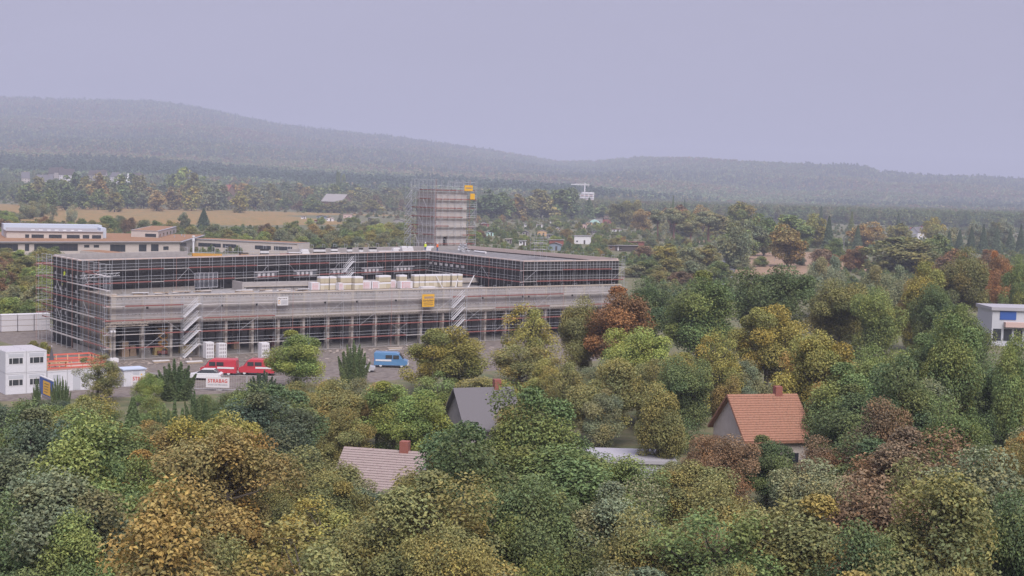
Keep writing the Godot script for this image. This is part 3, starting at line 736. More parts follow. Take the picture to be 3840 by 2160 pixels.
func make_building() -> void:
	var o := sthing("building_shell", "long concrete building shell under construction with dark upper storey", "building", 0, 0, 0)
	var p := 4.385
	var u0 := 0.39
	var fin := 97.2
	sbox(o, "floor_slab", -0.1, fin, -0.25, 0.1, -0.1, 15.2, M.slab)
	sbox(o, "plinth", -0.12, -0.02, 0.0, 0.9, 0.3, 16.0, M.concrete2)
	# columns of the open front, each as deep as the wall behind it
	for k in 23:
		var u := u0 + p * k
		var half := 0.19 if k > 0 else 0.34
		sbox(o, "column", u - half, u + half, 0.0, 9.18, -0.012 if k % 2 else -0.008, 0.85, M.concrete2)
	for k in 22:
		var a := u0 + p * k + (0.19 if k > 0 else 0.34)
		var b := u0 + p * (k + 1) - 0.19
		sbox(o, "lintel_beam", a, b, 5.13, 5.93, 0.02, 0.42, M.concrete2)
		sbox(o, "wall_panel", a, b, 5.945, 7.93, 0.035 + 0.006 * (k % 3), 0.38, M.concrete if k % 4 else M.concrete3)
		sbox(o, "wall_panel", a, b, 7.945, 9.18, 0.03 + 0.005 * ((k + 1) % 3), 0.38, M.concrete if k % 3 else M.concrete3)
	for k in 22:
		sbox(o, "coping", u0 + p * k + 0.01, u0 + p * (k + 1) - 0.01, 9.185, 9.33, -0.05, 0.5, M.coping)
	sbox(o, "coping", -0.1, u0 - 0.01, 9.185, 9.33, -0.05, 0.5, M.coping)
	# holes left by the formwork ties, in three rows
	var mm := MultiMesh.new()
	mm.transform_format = MultiMesh.TRANSFORM_3D
	var disc := CylinderMesh.new()
	disc.top_radius = 0.055; disc.bottom_radius = 0.055; disc.height = 0.03; disc.radial_segments = 8
	mm.mesh = disc
	var spots := []
	rng.seed = 5
	for row in [5.42, 6.62, 8.9]:
		var u := 1.0
		while u < 96.0:
			if fposmod(u - u0 + 0.25, p) > 0.5 and rng.randf() < 0.88:
				spots.append(Transform3D(Basis(Vector3.RIGHT, PI / 2), l(u, row + rng.randf_range(-0.03, 0.03), 0.018)))
			u += 0.548
	mm.instance_count = spots.size()
	for i in spots.size():
		mm.set_instance_transform(i, spots[i])
	var mi := MultiMeshInstance3D.new()
	mi.name = "tie_holes"
	mi.multimesh = mm
	mi.material_override = M.hole
	mi.set_meta("kind", "stuff")
	o.add_child(mi, true)
	for u in [5.45, 17.18, 22.94, 34.82, 40.63, 47.98, 65.48, 74.14, 75.43, 85.3]:
		sbox(o, "overflow_opening", u - 0.17, u + 0.17, 7.38, 7.66, 0.012, 0.2, M.hole)
	# inside of the hall: back wall with light partition boards, cross walls and a row of inner posts
	sbox(o, "hall_back_wall", 0.4, fin - 0.3, 0.1, 7.7, 11.0, 11.2, M.innerdark)
	rng.seed = 9
	for k in 22:
		for j in 3:
			var a := u0 + p * (k + j / 3.0) + 0.12
			if rng.randf() < 0.85:
				sbox(o, "partition_board", a, a + p / 3.0 - rng.randf_range(0.1, 0.45), 0.12, rng.randf_range(3.6, 5.8), 10.6, 10.95, M.board if rng.randf() < 0.7 else M.concrete2)
		if k % 2:
			sbox(o, "inner_post", u0 + p * k - 0.2, u0 + p * k + 0.2, 0.1, 7.7, 7.0, 7.4, M.concrete2)
		if k in [1, 4, 9, 15]:
			sbox(o, "cross_wall", u0 + p * k - 0.12, u0 + p * k + 0.12, 0.1, 7.7, 8.0, 10.6, M.concrete3)
	sbox(o, "end_wall", fin - 0.3, fin, 0.0, 9.2, 0.86, 50.0, M.concrete)
	# lower roof deck, then the upper storey
	var flat := func(q: Vector2, w: float) -> Vector3: return l(q.x, w, q.y)
	var mb := MB.new()
	mb.slab(PackedVector2Array([Vector2(0.3, 0.42), Vector2(96.9, 0.42), Vector2(96.9, 34.9), Vector2(76.5, 35.0), Vector2(0.3, 15.2)]), 7.75, 8.3, flat)
	put(o, "lower_roof_deck", mb.mesh(), M.deck)
	mb = MB.new()
	mb.slab(PackedVector2Array([Vector2(0.3, up_v(0.3) + 0.3), Vector2(76.2, up_v(76.2) + 0.3), Vector2(75.3, 1.35), Vector2(96.6, 1.35), Vector2(95.6, 49.7), Vector2(84.0, 49.2), Vector2(0.3, 26.2)]), 12.85, 13.15, flat)
	put(o, "upper_roof_deck", mb.mesh(), M.roofdeck)
	# upper storey, long front wall: concrete base, dark boards, light coping
	var wa := Vector2(0.0, 13.77)
	var wb := Vector2(76.45, 35.04)
	var dir := (wb - wa).normalized()
	var total := wa.distance_to(wb)
	wall(o, "upper_wall_core", wa + dir * 0.2, wb, 8.3, 13.5, 0.12, 0.4, M.hole)
	wall(o, "upper_wall_base", wa + dir * 0.3, wa + dir * 22.0, 8.3, 9.0, -0.02, 0.14, M.concrete2)
	var s := 0.02
	var win := [[4.25, 5.6, 8.5, 11.1], [21.9, 26.8, 8.6, 11.15], [34.6, 40.1, 9.9, 10.75], [43.7, 49.4, 9.9, 10.75], [52.6, 57.8, 9.9, 10.75], [60.8, 66.6, 9.9, 10.75], [69.6, 75.4, 9.9, 10.75]]
	while s < total - 0.1:
		var e := minf(s + 2.45, total)
		var w0 := 9.02 if s < 21.0 else 8.32
		var cut := false
		for q in win:
			if e > q[0] and s < q[1]:
				cut = true
				if q[2] > w0 + 0.05:
					wall(o, "sheathing_board", wa + dir * s, wa + dir * (e - 0.02), w0, q[2], 0.0, 0.12, M.dark)
				wall(o, "sheathing_board", wa + dir * s, wa + dir * (e - 0.02), q[3], 13.62, 0.0, 0.12, M.dark)
				if s < q[0] - 0.1:
					wall(o, "sheathing_board", wa + dir * s, wa + dir * q[0], q[2], q[3], 0.0, 0.12, M.dark)
				if e > q[1] + 0.1:
					wall(o, "sheathing_board", wa + dir * q[1], wa + dir * (e - 0.02), q[2], q[3], 0.0, 0.12, M.dark)
		if not cut:
			wall(o, "sheathing_board", wa + dir * s, wa + dir * (e - 0.02), w0, 13.62, 0.0, 0.12, M.dark if int(s) % 3 else M.dark2)
		s = e
	var cs := 0.0
	while cs < total - 0.1:
		var ce := minf(cs + 5.1, total)
		wall(o, "coping", wa + dir * cs, wa + dir * (ce - 0.02), 13.62, 13.82, -0.06, 0.42, M.coping2)
		cs = ce
	for i in win.size():
		var q: Array = win[i]
		if i < 2:
			var wn := wall(o, "window", wa + dir * (q[0] + 0.05), wa + dir * (q[1] - 0.05), q[2] + 0.05, q[3] - 0.05, 0.09, 0.11, M.glass)
			for h in [q[2], q[3] - 0.08]:
				wall(o, "window_frame", wa + dir * q[0], wa + dir * q[1], h, h + 0.1, 0.0, 0.085, M.frame)
			var n := 2 if i == 0 else 6
			for j in n:
				var at: float = q[0] + (q[1] - q[0] - 0.09) * j / (n - 1.0)
				wall(o, "window_frame", wa + dir * at, wa + dir * (at + 0.09), q[2] + 0.1, q[3] - 0.08, 0.004, 0.08, M.frame)
			if i == 1:
				wall(o, "window_frame", wa + dir * (q[0] + 0.1), wa + dir * (q[1] - 0.1), 10.0, 10.08, 0.006, 0.075, M.frame)
		else:
			wall(o, "window", wa + dir * (q[0] + 0.02), wa + dir * (q[1] - 0.02), q[2] + 0.02, q[3] - 0.02, 0.09, 0.11, M.glass)
			wall(o, "window_lintel", wa + dir * q[0], wa + dir * q[1], q[3] - 0.02, q[3] + 0.2, -0.18, -0.02, M.lintel)
			wall(o, "window_sill", wa + dir * (q[0] + 0.1), wa + dir * (q[1] - 0.1), q[2] - 0.3, q[2] - 0.1, -0.2, -0.02, M.lintel)
			for j in 4:
				var at: float = q[0] + 0.9 + j * 1.05
				wall(o, "wrapped_frame", wa + dir * at, wa + dir * (at + 0.55), q[2], q[3] - 0.15, -0.1, -0.03, M.film)
	# right wing: the side that faces the deck, then its front
	var ra := Vector2(74.8, 1.0)
	var rb := Vector2(76.45, 35.0)
	var rd := (rb - ra).normalized()
	var rl := ra.distance_to(rb)
	wall(o, "upper_wall_core", rb, ra, 8.3, 13.5, 0.12, 0.4, M.hole)
	s = 0.0
	while s < rl - 0.2:
		var e := minf(s + 2.45, rl)
		wall(o, "sheathing_board", ra + rd * (e - 0.02), ra + rd * s, 8.32, 13.62, 0.0, 0.12, M.dark if int(s) % 2 else M.dark2)
		wall(o, "coping", ra + rd * (e - 0.02), ra + rd * s, 13.62, 13.82, -0.06, 0.42, M.coping2)
		s = e
	for i in 7:
		var at := 34.0 - 1.6 - i * 2.05
		wall(o, "vent_box", ra + rd * (at + 0.9), ra + rd * at, 11.2, 11.65, -0.1, -0.002, M.film)
	sbox(o, "upper_wall_core", 75.0, 97.0, 8.9, 13.5, 1.14, 1.34, M.hole)
	var f := 74.82
	var i := 0
	while f < 97.0:
		var e := minf(f + 2.45, 97.05)
		sbox(o, "sheathing_board", f, e - 0.02, 8.32, 13.62, 1.0, 1.12, M.dark)
		sbox(o, "coping", f, e - 0.02, 13.62, 13.82, 0.94, 1.4, M.coping2)
		f = e
	f = 75.6
	while f < 97.0:
		sbox(o, "batten", f, f + 0.05, 9.4, 13.55, 0.95, 0.998, M.batten)
		f += 0.76
	# parapets at the back and along the far side
	wall(o, "rear_parapet", Vector2(0.3, 26.4), Vector2(25.5, 33.2), 8.0, 13.98, 0.0, 0.28, M.concrete)
	wall(o, "rear_wall", Vector2(25.5, 33.2), Vector2(48.0, 39.2), 8.0, 13.3, 0.0, 0.28, M.concrete2)
	wall(o, "rear_parapet", Vector2(48.0, 39.2), Vector2(84.0, 49.3), 8.0, 13.98, 0.0, 0.28, M.concrete)
	wall(o, "rear_parapet", Vector2(84.0, 49.3), Vector2(95.6, 50.0), 8.0, 13.98, 0.0, 0.28, M.concrete3)
	for k in 7:
		var a := Vector2(95.8, 50.0).lerp(Vector2(96.9, 1.4), k / 7.0)
		var b := Vector2(95.8, 50.0).lerp(Vector2(96.9, 1.4), (k + 0.995) / 7.0)
		wall(o, "side_parapet", a, b, 9.25, 14.05, 0.0, 0.26, M.coping2)
		wall(o, "parapet_membrane", a, b, 13.15, 13.34, -0.03, -0.004, M.dark2)
	# left side: dark insulated wall with upright battens; the taller block behind it
	sbox(o, "side_wall_core", 0.12, 0.3, 0.9, 9.1, 0.9, 13.7, M.hole)
	sbox(o, "side_wall_core", 0.12, 0.3, 0.0, 13.6, 13.95, 26.3, M.hole)
	for k in 30:
		sbox(o, "batten", -0.02, 0.1, 0.92, 9.16, 0.9 + k * 0.43, 0.945 + k * 0.43, M.batten if k % 3 else M.batten2)
	sbox(o, "coping", -0.08, 0.4, 9.185, 9.325, 0.52, 13.7, M.coping)
	for k in 5:
		var va := 13.97 + k * 2.46
		for lev in [[0.95, 4.4], [4.42, 9.0], [9.02, 13.62]]:
			sbox(o, "sheathing_board", 0.0, 0.1, lev[0], lev[1], va, va + 2.43, M.dark if (k + int(lev[0])) % 2 else M.dark2)
		sbox(o, "coping", -0.06, 0.42, 13.64, 13.83, va, va + 2.45, M.coping2)
		for w in [10.9, 8.6, 6.6, 4.9]:
			if (k + int(w)) % 4 != 1:
				sbox(o, "vent_box", -0.08, -0.004, w, w + 0.45, va + 0.8, va + 1.3, M.film)
	for k in 5:
		sbox(o, "insulation_board", -0.06, -0.024, 1.4 + 0.25 * k, 4.9 - 0.2 * k, 1.2 + 0.62 * k, 1.79 + 0.62 * k, M.osb)
	sbox(o, "corner_board", -0.1, 0.04, 1.0, 3.2, -0.05, 0.25, M.osb)
	# the raised upstand on the lower roof
	for k in 8:
		var a := 28.0 + k * 5.9
		sbox(o, "upstand_block", a, a + 5.87, 9.05, 9.8, 15.5, 15.8, M.concrete)
		sbox(o, "upstand_ledge", a, a + 5.88, 8.98, 9.045, 15.3, 15.82, M.coping)
	for k in 26:
		sbox(o, "upstand_base_block", 28.6 + k * 1.72, 28.6 + k * 1.72 + 1.66, 8.3, 8.97, 15.6, 15.85, M.concrete3)
	sbox(o, "upstand_block", 27.7, 28.0, 8.3, 9.8, 15.5, 19.4, M.concrete)

func make_tower() -> void:
	var o := sthing("concrete_tower", "square concrete tower inside scaffolding behind the building shell", "tower", 93.24, 0, 58)
	var w := 0.0
	var k := 0
	while w < 25.4:
		var e := minf(w + 1.95, 25.45)
		if w > 12.5 and w < 14.6:
			sbox(o, "wall_lift", 93.24, 95.1, w, e - 0.02, 58.0, 66.0, M.tower)
			sbox(o, "wall_lift", 96.1, 101.2, w, e - 0.02, 58.0, 66.0, M.tower)
			sbox(o, "doorway", 95.1, 96.1, w, e - 0.02, 58.5, 65.0, M.hole)
		else:
			sbox(o, "wall_lift", 93.24, 101.2, w, e - 0.02, 58.0 + 0.008 * (k % 2), 66.0, M.tower if k % 2 else M.tower2)
		w = e
		k += 1

# a run of tube scaffolding: a -> b in plan, "out" pointing away from the wall
func scaffold(called: String, label: String, a: Vector2, b: Vector2, out: Vector2, w0: float, levels: Array, top: float, bay: float, seed_: int, opt := {}) -> Node3D:
	rng.seed = seed_
	var o := sthing(called, label, "scaffolding", a.x, w0, a.y, "scaffolding round the building shell and its tower")
	var n := maxi(1, int(round(a.distance_to(b) / bay)))
	var red: float = opt.get("red", 0.55)
	var thick: float = opt.get("tube", 0.021)
	var near: float = opt.get("near", 0.32)
	var far: float = opt.get("far", 1.02)
	for i in n + 1:
		var p := a.lerp(b, float(i) / n)
		var q := p + out * near
		var r := p + out * far
		bar(o, "standard", l(q.x, w0, q.y), l(q.x, top - 0.15, q.y), thick, M.steel)
		bar(o, "standard", l(r.x, w0, r.y), l(r.x, top, r.y), thick, M.steel if rng.randf() < 0.85 else M.steelred)
		bar(o, "frame_head", l(q.x, top - 0.15, q.y), l(r.x, top - 0.15, r.y), thick, M.steel)
		bar(o, "frame_foot", l(q.x, w0 + 0.25, q.y), l(r.x, w0 + 0.25, r.y), thick, M.steel)
		for w in levels:
			bar(o, "transom", l(q.x, w - 0.06, q.y), l(r.x, w - 0.06, r.y), 0.022, M.steel)
	var last: float = levels[-1]
	for w in levels:
		var tint := rng.randf() < red
		for i in n:
			if rng.randf() < 0.3:
				tint = rng.randf() < red
			var p := a.lerp(b, (i + 0.006) / n)
			var q := a.lerp(b, (i + 0.994) / n)
			var mid := (near + far) / 2.0
			var c0 := p + out * mid
			var c1 := q + out * mid
			beam(o, "plank", l(c0.x, w, c0.y), l(c1.x, w, c1.y), far - near - 0.08, 0.045, M.plank if not tint else M.plankred)
			var r0 := p + out * (far - 0.02)
			var r1 := q + out * (far - 0.02)
			if tint:
				beam(o, "toe_board", l(r0.x, w + 0.09, r0.y), l(r1.x, w + 0.09, r1.y), 0.03, 0.16, M.toered if tint else M.toegrey)
			for h in [0.5, 1.0]:
				if w + h < top - 0.05:
					bar(o, "guard_rail", l(r0.x, w + h, r0.y), l(r1.x, w + h, r1.y), thick, M.steel)
			if (i + int(w)) % 7 == 3 and w != last:
				bar(o, "brace", l(r0.x, w, r0.y), l(r1.x, w + 2.0, r1.y), thick, M.brace)
			elif (i + int(w * 2.0)) % 9 == 5 and w > w0 + 1.9:
				bar(o, "brace", l(r0.x, w, r0.y), l(r1.x, w - 2.0, r1.y), thick, M.brace)
	return o

func stairs(called: String, label: String, u: float, v: float, w0: float, flights: int, run: float) -> void:
	var o := sthing(called, label, "stairs", u, w0, v, "aluminium scaffold stairs")
	for k in flights:
		var b := w0 + 0.05 + k * 2.02
		for s in 2:
			var vv := v - 0.28 + s * 0.56
			beam(o, "stringer", l(u, b, vv), l(u + run, b + 2.0, vv), 0.045, 0.17, M.alu)
			beam(o, "handrail", l(u, b + 0.95, vv), l(u + run, b + 2.95, vv), 0.045, 0.045, M.alu)
			beam(o, "handrail", l(u, b + 0.5, vv), l(u + run, b + 2.5, vv), 0.04, 0.04, M.alu)
		for j in 9:
			var q := (j + 0.5) / 9.0
			beam(o, "tread", l(u + run * q, b + 2.0 * q, v - 0.26), l(u + run * q, b + 2.0 * q, v + 0.26), 0.2, 0.035, M.alu)
		sbox(o, "landing", u + run, u + run + 0.45, b + 1.95, b + 2.0, v - 0.3, v + 0.3, M.alu)
	for q in [-0.25, run + 0.4]:
		for s in 2:
			bar(o, "standard", l(u + q, w0, v - 0.34 + s * 0.68), l(u + q, w0 + flights * 2.02 + 1.1, v - 0.34 + s * 0.68), 0.021, M.steel)

func girder(called: String, label: String, a: Vector3, b: Vector3, high: float, mat: Material) -> void:
	var o := sthing(called, label, "girder", a.x, a.y, a.z)
	var n := int(a.distance_to(b) / 0.45)
	bar(o, "chord", l(a.x, a.y, a.z), l(b.x, b.y, b.z), 0.035, mat)
	bar(o, "chord", l(a.x, a.y + high, a.z), l(b.x, b.y + high, b.z), 0.035, mat)
	for i in n:
		var p := a.lerp(b, float(i) / n)
		var q := a.lerp(b, (i + 1.0) / n)
		if i % 2:
			bar(o, "lattice_bar", l(p.x, p.y, p.z), l(q.x, q.y + high, q.z), 0.022, mat)
		else:
			bar(o, "lattice_bar", l(p.x, p.y + high, p.z), l(q.x, q.y, q.z), 0.022, mat)

func make_scaffolds() -> void:
	var lv := [1.76, 3.76, 5.76, 7.85]
	scaffold("scaffolding", "tube scaffolding with red toe boards along the open concrete front", Vector2(-1.3, 0), Vector2(97.4, 0), Vector2(0, -1), 0.0, lv, 9.85, 3.02, 41)
	scaffold("scaffolding", "tall tube scaffolding along the dark left side wall", Vector2(0, 28.6), Vector2(0, -0.9), Vector2(-1, 0), 0.0, [1.93, 3.9, 5.88, 7.9, 10.2, 12.25], 14.1, 2.5, 42, {"red": 0.6})
	scaffold("scaffolding", "free standing scaffolding behind the left rear corner", Vector2(-1.3, 28.9), Vector2(7.5, 31.0), Vector2(-0.23, 0.97), 0.0, [2.3, 4.4, 6.4, 8.3, 10.3, 12.3], 13.9, 2.5, 43, {"red": 0.35})
	var wa := Vector2(0.3, 13.85)
	var wb := Vector2(75.6, up_v(75.6))
	scaffold("scaffolding", "long scaffolding in front of the dark upper storey", wa, wb, (wb - wa).orthogonal().normalized() * -1.0 if (wb - wa).orthogonal().y > 0 else (wb - wa).orthogonal().normalized(), 8.3, [10.03, 12.05], 13.95, 2.45, 44, {"red": 0.75})
	scaffold("scaffolding", "scaffolding on the deck side of the right wing", Vector2(76.3, 33.6), Vector2(74.85, 0.6), Vector2(-1, 0.04).normalized(), 8.3, [10.03, 12.05], 13.95, 2.5, 45, {"red": 0.8})
	scaffold("scaffolding", "scaffolding in front of the dark right wing end", Vector2(74.3, 1.0), Vector2(97.6, 1.0), Vector2(0, -1), 8.4, [10.1, 12.1], 14.0, 2.95, 46, {"near": 0.12, "far": 0.75, "red": 0.5})
	scaffold("scaffolding", "edge scaffolding behind the rear parapet of the upper roof", Vector2(26.0, 33.8), Vector2(84.0, 49.9), Vector2(-0.27, 0.96), 8.0, [12.6], 14.75, 3.0, 47, {"red": 0.1, "tube": 0.03})
	scaffold("scaffolding", "edge scaffolding outside the far side parapet of the right wing", Vector2(96.5, 49.0), Vector2(97.5, 1.0), Vector2(1, 0), 4.0, [6.4, 8.4, 10.4, 12.4], 14.6, 3.0, 48, {"red": 0.3})
	var tl := []
	for k in 12:
		tl.append(4.2 + k * 1.955)
	scaffold("tower_scaffolding", "scaffolding on the right hand face of the concrete tower", Vector2(92.4, 58), Vector2(103.2, 58), Vector2(0, -1), 0.0, tl, 28.1, 1.8, 49, {"near": 0.22, "far": 0.85, "tube": 0.032})
	scaffold("tower_scaffolding", "scaffolding on the left hand face of the concrete tower", Vector2(93.24, 67.0), Vector2(93.24, 57.4), Vector2(-1, 0), 0.0, tl, 28.2, 1.6, 50, {"near": 0.22, "far": 0.85, "red": 0.7, "tube": 0.032})
	scaffold("tower_scaffolding", "scaffolding on the far right side of the concrete tower", Vector2(101.2, 58.2), Vector2(101.2, 66.5), Vector2(1, 0), 0.0, tl, 27.8, 2.0, 51, {"near": 0.4, "far": 2.3, "red": 0.7, "tube": 0.032})
	# stair tower left of the concrete tower
	var o := sthing("stair_tower", "aluminium stair tower on the left flank of the concrete tower", "stairs", 93.9, 12.0, 66.5)
	for i in 4:
		var v: float = 66.2 + [0.0, 0.0, 2.6, 2.6][i]
		var u: float = 93.2 - [0.0, 1.4, 0.0, 1.4][i]
		bar(o, "standard", l(u, 12.0, v), l(u, 27.6, v), 0.021, M.steel)
	for k in 6:
		var b := 13.9 + k * 1.955
		for s in 2:
			beam(o, "stringer", l(91.9 + s * 0.7, b, 68.7), l(91.9 + s * 0.7, b + 1.9, 66.3), 0.05, 0.16, M.alu)
			beam(o, "handrail", l(91.9 + s * 0.7, b + 0.95, 68.7), l(91.9 + s * 0.7, b + 2.85, 66.3), 0.05, 0.05, M.alu)
		for j in 8:
			var q := (j + 0.5) / 8.0
			beam(o, "tread", l(91.95, b + 1.9 * q, 68.7 - 2.4 * q), l(92.55, b + 1.9 * q, 68.7 - 2.4 * q), 0.2, 0.03, M.alu)
		for h in [0.0, 0.5, 1.0]:
			bar(o, "guard_rail", l(91.8, b + h, 66.2), l(91.8, b + h, 68.8), 0.022, M.steel)
			bar(o, "guard_rail", l(91.8, b + h, 68.8), l(93.2, b + h, 68.8), 0.022, M.steel)
	stairs("scaffold_stairs", "aluminium scaffold stairs climbing the left part of the open front", 10.45, -1.5, 0.0, 4, 2.3)
	stairs("scaffold_stairs", "aluminium scaffold stairs climbing the right part of the open front", 58.15, -1.5, 0.0, 4, 2.3)
	stairs("scaffold_stairs", "aluminium stairs on the scaffolding of the upper storey", 53.2, up_v(53.2) - 1.5, 8.3, 2, 1.9)
	girder("lattice_girder", "white lattice girder across the upper left wall", Vector3(-0.3, 11.05, 12.6), Vector3(6.5, 11.25, 14.3), 0.45, M.alu)
	girder("lattice_girder", "beige lattice girder low on the scaffolding at the front corner", Vector3(-1.2, 5.05, -1.12), Vector3(5.2, 5.05, -1.12), 0.42, M.coping)
	# loose braces standing on the deck at the right
	for k in [[66.0, 13.5, 1.1], [69.2, 14.0, -0.9], [71.3, 13.0, -1.6]]:
		var st := sthing("push_pull_prop", ["white steel prop leaning against the upstand, leftmost of three", "white steel prop leaning on the deck, middle of three", "white steel prop leaning on the deck, rightmost of three"][[66.0, 69.2, 71.3].find(k[0])], "prop", k[0], 8.3, k[1], "props leaning on the deck")
		beam(st, "tube", l(k[0], 8.3, k[1]), l(k[0] - k[2], 10.4, k[1] + 0.5), 0.11, 0.11, M.film)
		sbox(st, "foot_plate", k[0] - 0.2, k[0] + 0.2, 8.3, 8.36, k[1] - 0.15, k[1] + 0.15, M.film)
	# small access scaffold on the right roof
	scaffold("roof_scaffolding", "small access scaffolding standing on the right wing roof", Vector2(88.6, 17.5), Vector2(91.6, 17.5), Vector2(0, -1), 13.15, [15.0, 16.2], 18.0, 1.5, 52, {"near": 0.0, "far": 1.4, "red": 0.1})

# ---------------------------------------------------------------- goods on the roofs
func pallet_stack(u: float, v: float, w0: float, wide: float, deep: float, tiers: int, label: String, hi := 1.17) -> void:
	var o := sthing("block_pallet", label, "pallet", u, w0, v, "shrink-wrapped block pallets on the lower roof")
	for t in tiers:
		var b := w0 + t * hi
		sbox(o, "pallet_base", u + 0.03, u + wide - 0.03, b, b + 0.1, v + 0.03, v + deep - 0.03, M.wood)
		var n := 2 if wide > 1.4 else 1
		for j in n:
			var a := u + wide * j / n
			sbox(o, "block_pack", a + 0.01, a + wide / n - 0.015, b + 0.1, b + hi - 0.25 - 0.05 * ((t + j) % 2), v, v + deep, M.block if (t + j) % 3 else M.block2)
			sbox(o, "film_cap", a, a + wide / n - 0.005, b + hi - 0.3, b + hi - 0.012, v - 0.015, v + deep + 0.015, M.film)

func foam_pack(u: float, v: float, w0: float, wide: float, hi: float, label: String) -> void:
	var o := sthing("insulation_pack", label, "pack", u, w0, v, "white insulation packs on the lower roof")
	sbox(o, "pack", u, u + wide, w0 + 0.1, w0 + hi, v, v + 1.15, M.foam)
	sbox(o, "pallet_base", u + 0.05, u + wide - 0.05, w0, w0 + 0.1, v + 0.05, v + 1.1, M.wood)
	for j in 5:
		sbox(o, "print_stripe", u + wide * 0.28, u + wide * 0.82, w0 + 0.22 + j * 0.22, w0 + 0.27 + j * 0.22, v - 0.012, v - 0.002, M.printred)
		sbox(o, "print_mark", u + wide * 0.14, u + wide * 0.23, w0 + 0.2 + j * 0.22, w0 + 0.32 + j * 0.22, v - 0.012, v - 0.002, M.printred)

func roll_pallet(u: float, v: float, n: int, label: String) -> void:
	var o := sthing("roofing_rolls", label, "rolls", u, 13.15, v, "standing rolls of roofing felt on the upper roof")
	sbox(o, "pallet_base", u - 0.1, u + n * 0.27 + 0.05, 13.15, 13.27, v - 0.1, v + 0.7, M.wood)
	for j in n:
		for k in 2:
			var a := l(u + j * 0.27 + 0.1, 13.27, v + 0.1 + k * 0.3)
			bar(o, "roll_end", a, a + Vector3(0, 0.22, 0), 0.128, M.dark2)
			bar(o, "roll", a + Vector3(0, 0.222, 0), a + Vector3(0, 0.66, 0), 0.125, M.film)
			bar(o, "roll_end", a + Vector3(0, 0.662, 0), a + Vector3(0, 1.0, 0), 0.128, M.dark2)

